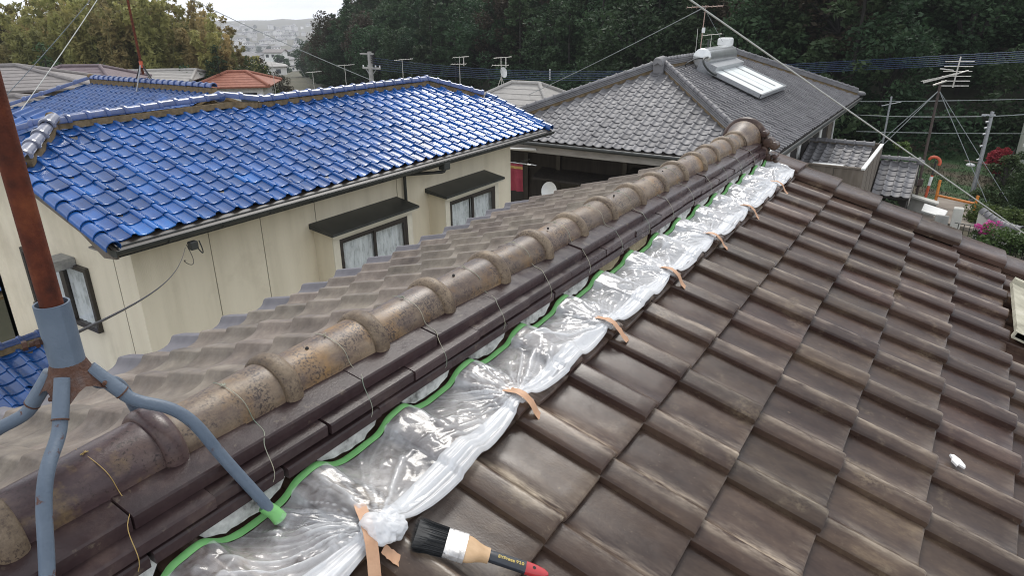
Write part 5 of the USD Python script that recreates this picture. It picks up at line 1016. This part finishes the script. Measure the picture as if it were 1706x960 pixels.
for e in ((3.4, -6.2, -1.55), (-4.3, -3.4, -1.7), (5.8, 4.2, -.4)): part(fm, 'guy_wire', tube(sag((-.05, 0, 3.0), e, .12), .010, 6), M['wire_pale'] if e[1] < -5 else M['cable_grey'], True)

# ---------------------------------------------------------------- utility poles and cables
up1 = thing('utility_pole', 'concrete utility pole with crossarms above the blue ridge', 'utility pole', (-36.7, 38.2, 0))
part(up1, 'pole', tube([(0, 0, -9.5), (0, 0, -2.35)], [.22, .15], 14), M['concrete'], True)
part(up1, 'crossarm', box(-.9, .35, -.06, .06, -2.55, -2.45), M['concrete']); part(up1, 'crossarm', box(-.75, .95, -.06, .06, -3.55, -3.42), M['concrete'])
for q in range(4): part(up1, 'insulator', tube([(.22, -.1 + .0 * q, -2.6 - .16 * q), (.42, -.1, -2.62 - .16 * q)], [.05, .06], 8), M['cable_dark'])
for x in (-.7, -.2, .5, .9): part(up1, 'insulator', bar((x, 0, -3.42), (x, 0, -3.28), .05), M['white_plastic'])
part(up1, 'brace', cat_([bar((-.5, 0, -3.5), (0, 0, -4.1), .03), bar((.6, 0, -3.5), (0, 0, -4.1), .03)]), M['galvanised'])
up2 = thing('steel_pole', 'slim grey steel pole with small fittings on the right', 'utility pole', (.86, 28.1, GZ))
part(up2, 'pole', tube([(0, 0, 0), (0, 0, 3.1)], [.075, .055], 12), M['galvanised'], True); part(up2, 'crossarm', bar((-.28, -.1, 2.98), (.1, .05, 2.98), .03), M['galvanised'])
for z in (2.75, 2.55, 2.35, 1.95, 1.5): part(up2, 'fitting', bar((-.12, -.05, z), (.02, 0, z + .04), .03), M['galvanised'])
part(up2, 'arm', bar((-.45, .1, 1.42), (.38, -.1, 1.36), .02), M['brown_wood']); part(up2, 'lamp', lump(np.array([-.25, 0, 1.30]), .14, .08, .06), M['white_plastic'], True)
up3 = thing('thin_far_pole', 'thin grey pole standing in front of the forest beyond the balcony', 'utility pole', (-2.6, 33.5, GZ)); part(up3, 'pole', tube([(0, 0, 0), (0, 0, 2.9)], .04, 8), M['galvanised']); part(up3, 'bracket', bar((-.3, 0, 2.5), (.4, 0, 2.7), .02), M['galvanised'])
g = 'bundle of blue overhead cables before the forest'
for q in range(6):
    a, b, b2_, c, e_ = np.array([-36.4, 38.1, -2.75 - .16 * q]), np.array([-25.48, 39.48, -3.35 - .115 * q]), np.array([-9.75, 37.6, -2.55 - .09 * q]), np.array([1.7, 35.6, -1.52 - .08 * q]), np.array([10.0, 35.0, -.9 - .08 * q])
    single('blue_cable', tube(spline([a, b, b2_, c, e_], 40), .015, 5), M['cable_blue'], 'blue overhead cable of the bundle running across the dark forest', 'cable', True, g)
single('cable_spacer', bar((-23.0, 40.4, -3.95), (-23.0, 40.4, -3.25), .035), M['white_plastic'], 'short white spacer on the blue cable bundle left of the grey roof', 'spacer')
for nm, a, b, s_ in (('thin cable rising from the grey roof hip towards its reddish aerial', (-24.0, 36.5, -5.2), (-7.5, 23.1, .2), .1), ('thin cable from the utility pole down to the left over the trees', (-36.7, 38.2, -4.3), (-52.0, 36, -6.3), .5), ('dark cable that drops from the far left trees to the blue ridge', (-58.0, 50.0, -4.6), (-37.5, 34.5, -6.0), .3),
                  ('grey cable level across the forest behind the large aerial', (-3.9, 31.2, -3.35), (9.0, 38.0, -2.9), .1), ('grey cable passing above the balcony to the right edge', (-3.3, 29.8, -4.3), (7.0, 33.5, -4.0), .08), ('fine cable at the steel pole head that runs left', (.7, 28, -3.25), (-3.5, 30, -3.7), .05), ('fine cable at the steel pole head that runs right', (.8, 28, -3.25), (8, 33, -2.7), .05)):
    single('overhead_cable', tube(sag(a, b, s_), .016, 5), M['cable_grey'] if 'grey' in nm or 'fine' in nm else M['cable_dark'], nm, 'cable', True)
single('cable_marker', cat_([lump((3.2, 34.6, -3.12), .07, .07, .08), lump((3.0, 34.5, -3.18), .06, .06, .08)]), M['white_plastic'], 'two small white markers on the grey cable at the upper right', 'marker')

# ---------------------------------------------------------------- houses beyond the blue roof
def hip_house(name, label, c, sx, sy, ze, pitch, rm, wm, rz=0.0, rl=None, group=None, kind=None):
    t = thing(name, label, 'house', (c[0], c[1], 0), rz, group); rl = sx * .35 if rl is None else rl; h = sy / 2 * math.tan(math.radians(pitch)); zr = ze + h
    a, b, d, e = (-sx / 2, -sy / 2, ze), (sx / 2, -sy / 2, ze), (sx / 2, sy / 2, ze), (-sx / 2, sy / 2, ze); r0, r1 = (-rl / 2, 0, zr), (rl / 2, 0, zr)
    rf = part(t, 'roof', cat_([slab([a, b, r1, r0], .12), slab([d, e, r0, r1], .12), slab([b, d, r1], .12), slab([e, a, r0], .12)]), M[rm])
    up_ = np.array([0, 0, .05])
    for p, q in ((r0, r1), (a, r0), (b, r1), (d, r1), (e, r0)): part(rf, 'ridge_cap', bar(np.array(p) + up_, np.array(q) + up_, .11), M[rm])
    n = int(sy / 2 / .45)
    for k in range(1, n):        # the course lines of the near slope as thin raised battens
        u = k / n; p, q = np.array(a) * (1 - u) + np.array(r0) * u, np.array(b) * (1 - u) + np.array(r1) * u; part(rf, 'course', obox((p + q) / 2 + [0, 0, .012], (1, 0, 0), (0, math.cos(math.radians(pitch)), math.sin(math.radians(pitch))), (0, -math.sin(math.radians(pitch)), math.cos(math.radians(pitch))), np.linalg.norm(q - p), .20, .02), M[rm])
    part(t, 'wall', box(-sx / 2 + .6, sx / 2 - .6, -sy / 2 + .6, sy / 2 - .6, -11, ze), M[wm])
    for k in (-.25, .2): part(t, 'window', box(sx * k - .6, sx * k + .6, -sy / 2 + .57, -sy / 2 + .6, ze - 1.7, ze - .5), M['town_window'])
    return t
LEFT = math.atan2(.78, -.50) - math.pi / 2      # faces back along the view
hip_house('grey_roofed_house', 'house with a pale grey-brown hipped roof at the left edge', (-42.6, 16.2), 10, 7, -3.20, 15, 'slate_brown', 'brown_wood', 1.05, 3)
hip_house('low_grey_roof_house', 'lower grey slate roof below the left edge house', (-33.5, 12.0), 9, 6, -3.75, 15, 'slate_brown', 'grey_wood', 1.05)
hip_house('purple_roofed_house', 'low house with a dull purple roof peeping over the blue ridge', (-50.6, 25.0), 6.5, 6, -3.9, 17, 'slate_purple', 'brown_wood', .65, 2.5)
hip_house('beige_roofed_house', 'house with a long flat pale beige roof behind the blue ridge', (-51.2, 30.3), 7.0, 6.5, -4.15, 9, 'slate_pale', 'pale_wall', .72, 6.2)
hip_house('red_roofed_house', 'house with an orange-red hipped roof behind the blue ridges', (-47.6, 34.9), 5.6, 5.6, -4.75, 17, 'red_roof', 'white_paint', .72, 1.4)
hip_house('slate_roofed_house', 'house with a pale slate hipped roof between the blue and grey roofs', (-21.3, 34.6), 7.2, 7.0, -5.2, 24, 'slate_pale', 'grey_wood', .05, 1.8)

# ---------------------------------------------------------------- plants
def leaves(centres, radii, n, size, seed, flat=.75, long=1.0, droop=0.0):
    """Small leaf faces spread through the clumps given by centres and radii."""
    r = np.random.default_rng(seed); c = np.asarray(centres, float); R = np.asarray(radii, float); w = R ** 2 / np.sum(R ** 2); k = r.choice(len(c), n, p=w)
    d = r.normal(0, 1, (n, 3)); d /= np.linalg.norm(d, axis=1, keepdims=True); d *= (r.uniform(.35, 1, n) ** .5)[:, None]; d[:, 2] *= flat
    p = c[k] + d * R[k][:, None]; a = r.normal(0, 1, (n, 3)); a[:, 2] = a[:, 2] * .5 - droop; a /= np.linalg.norm(a, axis=1, keepdims=True); b = np.cross(a, r.normal(0, 1, (n, 3)) + d * 1.2); b /= np.maximum(np.linalg.norm(b, axis=1, keepdims=True), 1e-6)
    s = size * r.uniform(.6, 1.35, n)[:, None]; a, b = a * s * long, b * s * .5
    v = np.stack([p - a, p + b, p + a, p - b], 1).reshape(-1, 3); i = np.arange(n)[:, None] * 4
    return T(v, np.vstack([i + [0, 1, 2], i + [0, 2, 3]]))
def conifer(seed, h=9.0, rb=2.6, n=4200, size=.15):
    r = np.random.default_rng(seed); C, R = [], []
    for q in range(70):
        t = r.uniform(.02, 1.0); rad_ = rb * (1 - t) ** .75 * r.uniform(.55, 1.0) + .1; a = r.uniform(0, 6.283); C.append((rad_ * math.cos(a), rad_ * math.sin(a), h * (.02 + .96 * t) - .2 * rad_)); R.append(r.uniform(.45, .85) * (1.15 - .55 * t))
    tr = [tube([(0, 0, -1), (.05, 0, h * .5), (0, 0, h * .97)], [.13, .09, .02], 7)] + [bar((0, 0, c[2] + .2), np.array(c) * [.85, .85, 1], .03, 5) for c in C[::5]]
    return leaves(C, R, n, size, seed + 1, .6, 1.2, .2), cat_(tr)
def broadleaf(seed, h=7.5, rb=2.7, n=4400, size=.15, cl=1.0):
    r = np.random.default_rng(seed); C, R = [], []
    for q in range(64):
        a, e = r.uniform(0, 6.283), math.asin(r.uniform(-.95, 1.0)); k = r.uniform(.65, 1.0); C.append((rb * k * math.cos(e) * math.cos(a), rb * k * math.cos(e) * math.sin(a), h * .52 + h * .46 * k * math.sin(e))); R.append(r.uniform(.5, 1.0) * cl)
    tr = [tube([(0, 0, -1), (.1, .05, h * .3), (.05, 0, h * .75)], [.15, .11, .04], 7)] + [tube([(0.05, 0, h * .3), np.array(c) * [.5, .5, .8], c], [.07, .05, .015], 5) for c in C[::4]]
    return leaves(C, R, n, size, seed + 1, .8, 1.0), cat_(tr)
def bamboo(seed, h=10.0, n=2600):
    r = np.random.default_rng(seed); C, R, tr = [], [], []
    for q in range(7):
        a = r.uniform(0, 6.283); b = np.array([math.cos(a), math.sin(a), 0]) * r.uniform(.1, .8); lean = np.array([math.cos(a), math.sin(a), 0]) * r.uniform(.5, 1.6); hh = h * r.uniform(.75, 1.0)
        pts = [b + [0, 0, -1], b + lean * .08 + [0, 0, hh * .45], b + lean * .45 + [0, 0, hh * .8], b + lean * 1.0 + [0, 0, hh * .98]]; cv = spline(pts, 12); tr.append(tube(cv, np.linspace(.05, .012, 12), 6))
        for t in np.linspace(.32, 1, 9): i = cv[int(t * 11)]; C.append(i + r.normal(0, .18, 3)); R.append(.62 - .28 * t + r.uniform(-.1, .15))
    return leaves(C, R, n, .19, seed + 3, 1.0, 1.5, .7), cat_(tr)
def tree_thing(name, label, cat, crown, leafm, barkm, loc, rz=0, scale=1.0, group=None, crownname='crown'):
    t = thing(name, label, cat, loc, rz, group, None, scale); part(t, crownname, crown[0], M[leafm]); part(t, 'trunk' if name != 'bamboo_clump' else 'culms', crown[1], M[barkm], True); return t
r5 = np.random.default_rng(77)
pos = []
for ix in range(-52, 34):
    for iy in range(0, 10):
        x = ix * 2.9 + r5.uniform(-1.2, 1.2); y = base_y(x) + .8 + iy * 3.2 + r5.uniform(-1.2, 1.2); z = float(ground_z(x, y) + hill_z(x, y)); p = np.array([x, y, z + 3.0]); d = p @ FW
        if d < 5: continue
        u = 853 + 1139 * (p @ RT) / d; hgt = r5.uniform(.8, 1.15)
        edge = 470 + 1139 * 2.3 / d
        if u > 1900 or u < edge - 48: continue
        if u < edge: hgt *= .62
        pos.append((d, x, y, z, hgt, u))
pos.sort()
def dmin(u): return min(p[0] for p in pos if abs(p[5] - u) < 90)
def where(u):
    for a, b in ((560, 'at the left end of the wood'), (660, 'behind the utility pole'), (780, 'above the right part of the blue ridge'), (900, 'above the slate roof'), (1080, 'above the left hip of the grey roof'), (1250, 'behind the solar heater'), (1430, 'above the right slope of the grey roof'), (1560, 'behind the balcony and aerial')):
        if u < a: return b
    return 'behind the steel pole and garden'
kinds = [('cedar_tree', 'leaf_cedar', [conifer(11), conifer(12, 10, 2.3)], 'dark green cedar in the wood on the hillside'), ('forest_tree', 'leaf_dark', [broadleaf(21), broadleaf(22, 8.5, 2.5), broadleaf(23, 7.5, 3.0)], 'dark broadleaved tree in the wood on the hillside'), ('rusty_tree', 'leaf_rusty', [broadleaf(31, 9, 2.4)], 'brownish tree in the wood on the hillside')]
firsts, far_pos = {}, []
for q, (d, x, y, z, s, u) in enumerate(pos):
    k = int(r5.choice(3, p=[.50, .44, .06])); var = int(r5.integers(len(kinds[k][2]))); rz = r5.uniform(0, 6.283)
    if q >= 150: far_pos.append((k, var, x, y, z, s, rz)); continue
    nm, lm, protos, lb = kinds[k]; lb = lb.replace('on the hillside', 'of the hillside').replace(' in the wood', ''); lb = lb.replace(' of the hillside', '') + ' ' + where(u) + (', front row' if d < 8 + dmin(u) else ', upslope'); g = {'cedar_tree': 'dark cedars on the hillside', 'forest_tree': 'dark broadleaved trees on the hillside', 'rusty_tree': 'brownish trees on the hillside'}[nm]
    if (k, var) not in firsts: firsts[(k, var)] = tree_thing(nm, lb, 'tree', protos[var], lm, 'bark', (x, y, z), rz, s, g)
    else: copy(firsts[(k, var)], lb, (x, y, z), rz, s, group=g)
fo = UsdGeom.PointInstancer.Define(stage, '/World/forest'); tag(fo.GetPrim(), 'dark wood of cedars and broadleaved trees behind the first rows of the hillside', 'wood', kind='stuff')
pk, targets = {}, []
for k in range(3):
    for var in range(len(kinds[k][2])):
        pt = UsdGeom.Xform.Define(stage, f'/World/forest/tree_kind_{len(targets) + 1:03d}'); part(pt.GetPrim(), 'crown', kinds[k][2][var][0], M[kinds[k][1]]); part(pt.GetPrim(), 'trunk', kinds[k][2][var][1], M['bark'])
        pk[(k, var)] = len(targets); targets.append(pt.GetPath())
fo.CreatePrototypesRel().SetTargets(targets)
fo.CreateProtoIndicesAttr([pk[(k, v_)] for k, v_, *_ in far_pos]); fo.CreatePositionsAttr([Gf.Vec3f(x, y, z) for _, _, x, y, z, s, rz in far_pos])
fo.CreateScalesAttr([Gf.Vec3f(s, s, s) for *_, s, rz in far_pos]); fo.CreateOrientationsAttr([Gf.Quath(math.cos(rz / 2), 0, 0, math.sin(rz / 2)) for *_, rz in far_pos])
# bamboo grove at the left
bam = [bamboo(41), bamboo(42, 9.2), bamboo(43, 10.5)]; bf = {}
n_b = 0
for row in range(4):
    for u in np.arange(-70, 425, 24 if row < 3 else 30):
        uu = u + r5.uniform(-9, 9); d = 58 + row * 7 + r5.uniform(-2.5, 2.5); o = FW * 1139 + RT * (uu - 853) + UP * 470; o = o / (o @ norm([FW[0], FW[1], 0])) * d; x, y = o[0], o[1]
        want = np.interp(uu, [-80, 0, 60, 110, 235, 260, 330, 370, 400, 440], [30, 16, 12, -14, -14, 6, 14, 58, 72, 112]) + r5.uniform(-9, 12) + (8 if row == 0 else 0)
        z0 = float(ground_z(x, y)); ztop = (24.5 - want) / 1139 * (d * 1.02); s = max(.25, (ztop - z0) / 9.6); var = int(r5.integers(3)); rz = r5.uniform(0, 6.28)
        lb = 'feathery yellow-green bamboo clump ' + ('at the left edge' if uu < 70 else 'left of the dark red mast' if uu < 170 else 'just left behind the dark red mast' if uu < 245 else 'just right behind the dark red mast' if uu < 310 else 'at the low right end') + (' of the grove, front row' if row == 0 else ' of the grove, further back'); g = 'bamboo clumps of the grove at the left'
        if var not in bf: bf[var] = tree_thing('bamboo_clump', lb, 'bamboo', bam[var], 'leaf_bamboo', 'bamboo_culm', (x, y, z0), rz, s, g)
        else: copy(bf[var], lb, (x, y, z0), rz, s, group=g)
ev = [broadleaf(51, 5.5, 2.0, 3200, .13, .8), conifer(52, 6.5, 1.8, 2000, .15)]
for k, (u, d, h, lm, lb) in enumerate([(300, 54, .75, 'leaf_dark', 'dark green bush at the foot of the bamboo left of the red roof'), (352, 55, .85, 'leaf_dark', 'dark green bush behind the red roof'), (405, 57, .85, 'leaf_pine', 'green bush between the bamboo and the far town'), (426, 60, .7, 'leaf_rusty', 'orange-brown bush right of the red roof'), (150, 52, .8, 'leaf_dark', 'dark bush behind the purple roof'), (60, 50, .9, 'leaf_pine', 'green bush behind the roof at the left edge'), (452, 78, .62, 'leaf_rusty', 'rusty shrub at the left end of the dark wood')]):
    o = FW * 1139 + RT * (u - 853) + UP * 440; o = o / (o @ norm([FW[0], FW[1], 0])) * d; tree_thing('bush', lb, 'bush', ev[k % 2], lm, 'bark', (o[0], o[1], float(ground_z(o[0], o[1])) - .5), k, h)
# undergrowth along the foot of the wood
C, R = [], []
for q in range(330): x = r5.uniform(-34, 12); C.append((x, float(base_y(x)) + r5.uniform(-2.2, 2.5), GZ + r5.uniform(.2, 1.9))); R.append(r5.uniform(.5, 1.1))
for q in range(520): x = r5.uniform(-100, 34); y = float(base_y(x)) + r5.uniform(1, 20); C.append((x, y, float(ground_z(x, y) + hill_z(x, y)) + r5.uniform(.1, 1.2))); R.append(r5.uniform(.7, 1.5))
single('undergrowth', leaves(C, R, 90000, .13, 5), M['leaf_dark'], 'dark scrub along the foot of the wood behind the grass', 'undergrowth', kind='stuff')
# garden plants
def pads(seed, pl, n, size):
    C, R = [], []
    r = np.random.default_rng(seed)
    for (x, y, z, w, h) in pl:
        for q in range(16): a, k = r.uniform(0, 6.28), r.uniform(0, 1) ** .5; C.append((x + w * k * math.cos(a), y + w * k * math.sin(a), z + h * (1 - k * k) * r.uniform(.3, 1))); R.append(.16 + .10 * r.random())
    return leaves(C, R, n, size, seed + 1, .7)
pl = [(0, 0, 1.0, .55, .30), (.5, .3, 1.45, .5, .28), (-.2, .4, 1.9, .45, .28), (.35, .1, 2.25, .38, .26), (-.65, .1, .55, .42, .25), (.75, -.3, .6, .45, .25), (.0, -.4, .35, .5, .25), (.15, .2, 2.6, .26, .22)]
pl = [(a, b, c * .78, d, e) for a, b, c, d, e in pl]
lim = lambda L: cat_([tube([(0, 0, -.2), (.08, .05, .9), (.0, .1, 1.7), (.2, .15, 2.6)], [.10, .08, .06, .02], 7)] + [tube([(.04, .05, z * .7), (x * .6, y * .6, z * .9), (x, y, z)], [.05, .035, .02], 5) for x, y, z, _, _ in L])
pp = (pads(61, pl, 5200, .06), lim(pl))
gp = tree_thing('cloud_pruned_pine', 'dark cloud-pruned garden pine beside the steel pole', 'tree', pp, 'leaf_pine', 'bark', (1.62, 27.6, GZ + .1), .4, .74)
copy(gp, 'cloud-pruned pine at the right edge behind the hedge', (2.35, 26.0, GZ + .1), 2.3, .72); copy(gp, 'cloud-pruned pine in front of the concrete building', (2.35, 29.2, GZ + .2), 4.0, .78)
rr_ = broadleaf(71, 1.25, .42, 5200, .05, .25); tree_thing('red_maple', 'small red-leaved maple below the concrete building', 'tree', rr_, 'leaf_red', 'bark', (1.60, 32.4, GZ + .25), 0, .85)
C = [(r5.uniform(.85, 2.4), 25.0 + r5.uniform(-.35, .35), GZ + r5.uniform(.1, .55)) for _ in range(60)]
def bush(name, label, C, R, n, size, lm, seed, st):
    t = thing(name, label, 'bush' if 'flower' not in name else 'flowers'); part(t, 'foliage', leaves(C, R, n, size, seed), M[lm]); part(t, 'stems', cat_([bar((c[0], c[1], GZ - .1), c, .012, 5) for c in C[::4]]), M['bark']); return t
bush('clipped_hedge', 'light green clipped hedge behind the gate wall', C, [.26] * 60, 5200, .05, 'leaf_hedge', 81, 0)
C = [(r5.uniform(1.15, 2.3), 21.6 + r5.uniform(-.3, .3), GZ + r5.uniform(.2, .75)) for _ in range(40)]
bush('garden_shrub', 'yellow-green shrub in front of the gate wall at the right edge', C, [.2] * 40, 3600, .045, 'leaf_hedge', 83, 0)
C = [(1.18 + r5.normal(0, .13), 22.5 + r5.normal(0, .12), -5.62 + r5.normal(0, .08)) for _ in range(30)]
fl = thing('pink_flowers', 'bright pink flowering azalea before the white gate wall', 'flowers'); part(fl, 'blossom', leaves(C, [.10] * 30, 1100, .028, 85), M['petal_pink']); part(fl, 'foliage', leaves([(c[0], c[1], c[2] - .22) for c in C], [.14] * 30, 1200, .04, 86), M['leaf_pine'])
C = [(-1.6 + r5.uniform(-.5, .6), 24.0 + r5.uniform(-.6, .6), GZ + r5.uniform(.1, .7)) for _ in range(26)]
bush('dark_shrub', 'dark clipped shrub under the low tiled roof', C, [.25] * 26, 2200, .05, 'leaf_pine', 87, 0)
C = [(-1.55 + r5.normal(0, .10), 27.4 + r5.normal(0, .1), -4.30 + r5.normal(0, .06)) for _ in range(12)]
bush('yellow_bush', 'small yellow-green bush behind the low tiled roof', C, [.13] * 12, 700, .05, 'leaf_hedge', 89, 0)

# ---------------------------------------------------------------- the hazy town in the gap
def town_house(name, label, w, d, h, pitch, gable, loc, rz, group=None, rm='town_roof', wm='town_wall'):
    t = thing(name, label, 'house', loc, rz, group); zr = h + d / 2 * math.tan(math.radians(pitch)); part(t, 'wall', cat_([box(-w / 2, w / 2, -d / 2, d / 2, -6, h)] + ([prism([(-d / 2, h), (d / 2, h), (0, zr - .1)], w - .02, (-w / 2 + .01, 0, 0), (0, 1, 0), (0, 0, 1))] if gable else [])), M[wm])
    e = .6; a, b, c, f = (-w / 2 - e, -d / 2 - e, h), (w / 2 + e, -d / 2 - e, h), (w / 2 + e, d / 2 + e, h), (-w / 2 - e, d / 2 + e, h); rl = w + 2 * e if gable else w * .4; r0, r1 = (-rl / 2, 0, zr), (rl / 2, 0, zr)
    part(t, 'roof', cat_([slab([a, b, r1, r0], .25), slab([c, f, r0, r1], .25)] + ([] if gable else [slab([b, c, r1], .25), slab([f, a, r0], .25)])), M[rm])
    for k in range(3): part(t, 'window', box(w * (-.33 + .33 * k) - .7, w * (-.33 + .33 * k) + .7, -d / 2 - .03, -d / 2 + .02, h - 2.2, h - .9), M['town_window'])
    return t
g = 'small grey houses of the far hazy town'; tlab = lambda u, d: 'small grey house of the hazy town, ' + ('nearer, ' if d < 600 else 'in the middle distance, ' if d < 1100 else 'near the skyline, ') + ('by the bamboo' if u < 430 else 'in mid gap' if u < 480 else 'by the dark wood'); lb = 'small grey distant house in the hazy town between the wooded hills'
tp_ = []
r6 = np.random.default_rng(99)
ray_ = lambda u, v: FW * 1139.05 + RT * (u - 853) + UP * (480 - v)
spec = [(10, 8, 5.6, 22, True), (12, 9, 6.2, 20, False), (9, 7, 3.6, 24, True), (14, 9, 7.5, 18, True), (11, 8, 5.8, 24, False)]
n_t = 0
for q in range(400):
    d = 330 * (2000 / 330) ** (r6.random() ** .8); u = r6.uniform(345, 590); o = ray_(u, 30); o = o / (o @ norm([FW[0], FW[1], 0])) * d; x, y = o[0], o[1]
    z = float(ground_z(x, y)) + r6.normal(0, .8); k = int(r6.integers(5))
    if n_t >= 296: break
    n_t += 1
    rz = r6.choice([.2, .9, 1.75, 2.5]) + r6.normal(0, .1)
    if len(tp_) <= k or not any(a == k for a, _ in tp_): tp_.append((k, town_house('town_house', tlab(u, d), *spec[k], (x, y, z), rz, g)))
    else: copy([b for a, b in tp_ if a == k][0], tlab(u, d), (x, y, z), rz, r6.uniform(.85, 1.15), group=g)
town_house('pale_roofed_hall', 'broad pale-roofed building nearest in the gap between the hills', 15, 10, 3.2, 14, False, (*((lambda o: o / (o @ norm([FW[0], FW[1], 0])) * 230)(ray_(430, 80)))[:2], -17.6), .95, None, 'slate_pale')
town_house('white_town_house', 'white house at the left edge of the dark wood in the gap', 8, 7, 6.8, 20, True, (*((lambda o: o / (o @ norm([FW[0], FW[1], 0])) * 330)(ray_(457, 70)))[:2], -21.5), .5, None, 'slate_brown', 'white_paint')
tb = {}
for q in range(64):
    d = 300 * (2000 / 300) ** r6.random(); u = r6.uniform(350, 585); o = ray_(u, 30); o = o / (o @ norm([FW[0], FW[1], 0])) * d; z = float(ground_z(o[0], o[1])) - 2
    if not tb: tb[0] = tree_thing('town_tree', 'grey-green tree among the far hazy houses', 'tree', broadleaf(91, 8, 3.2, 1500, .45), 'leaf_dark', 'bark', (o[0], o[1], z), 0, 1.1, 'trees of the far hazy town')
    else: copy(tb[0], 'grey-green tree among the hazy houses ' + ('near the skyline' if d > 1100 else 'in the middle distance' if d > 600 else 'at the near end of the gap'), (o[0], o[1], z), q, r6.uniform(.7, 1.5), group='trees of the far hazy town')

# ---------------------------------------------------------------- the damp air
hz_ = material('damp_air', {'v': ('principled_volume', {'color': (0.93, 0.95, 1.0), 'density': 0.00024, 'anisotropy': 0.3})}, (), None, 'v.volume')
single('haze', box(-2700, 2700, -2700, 2700, -48, 30), hz_, 'thin damp haze that pales the distant town', 'haze', kind='stuff')
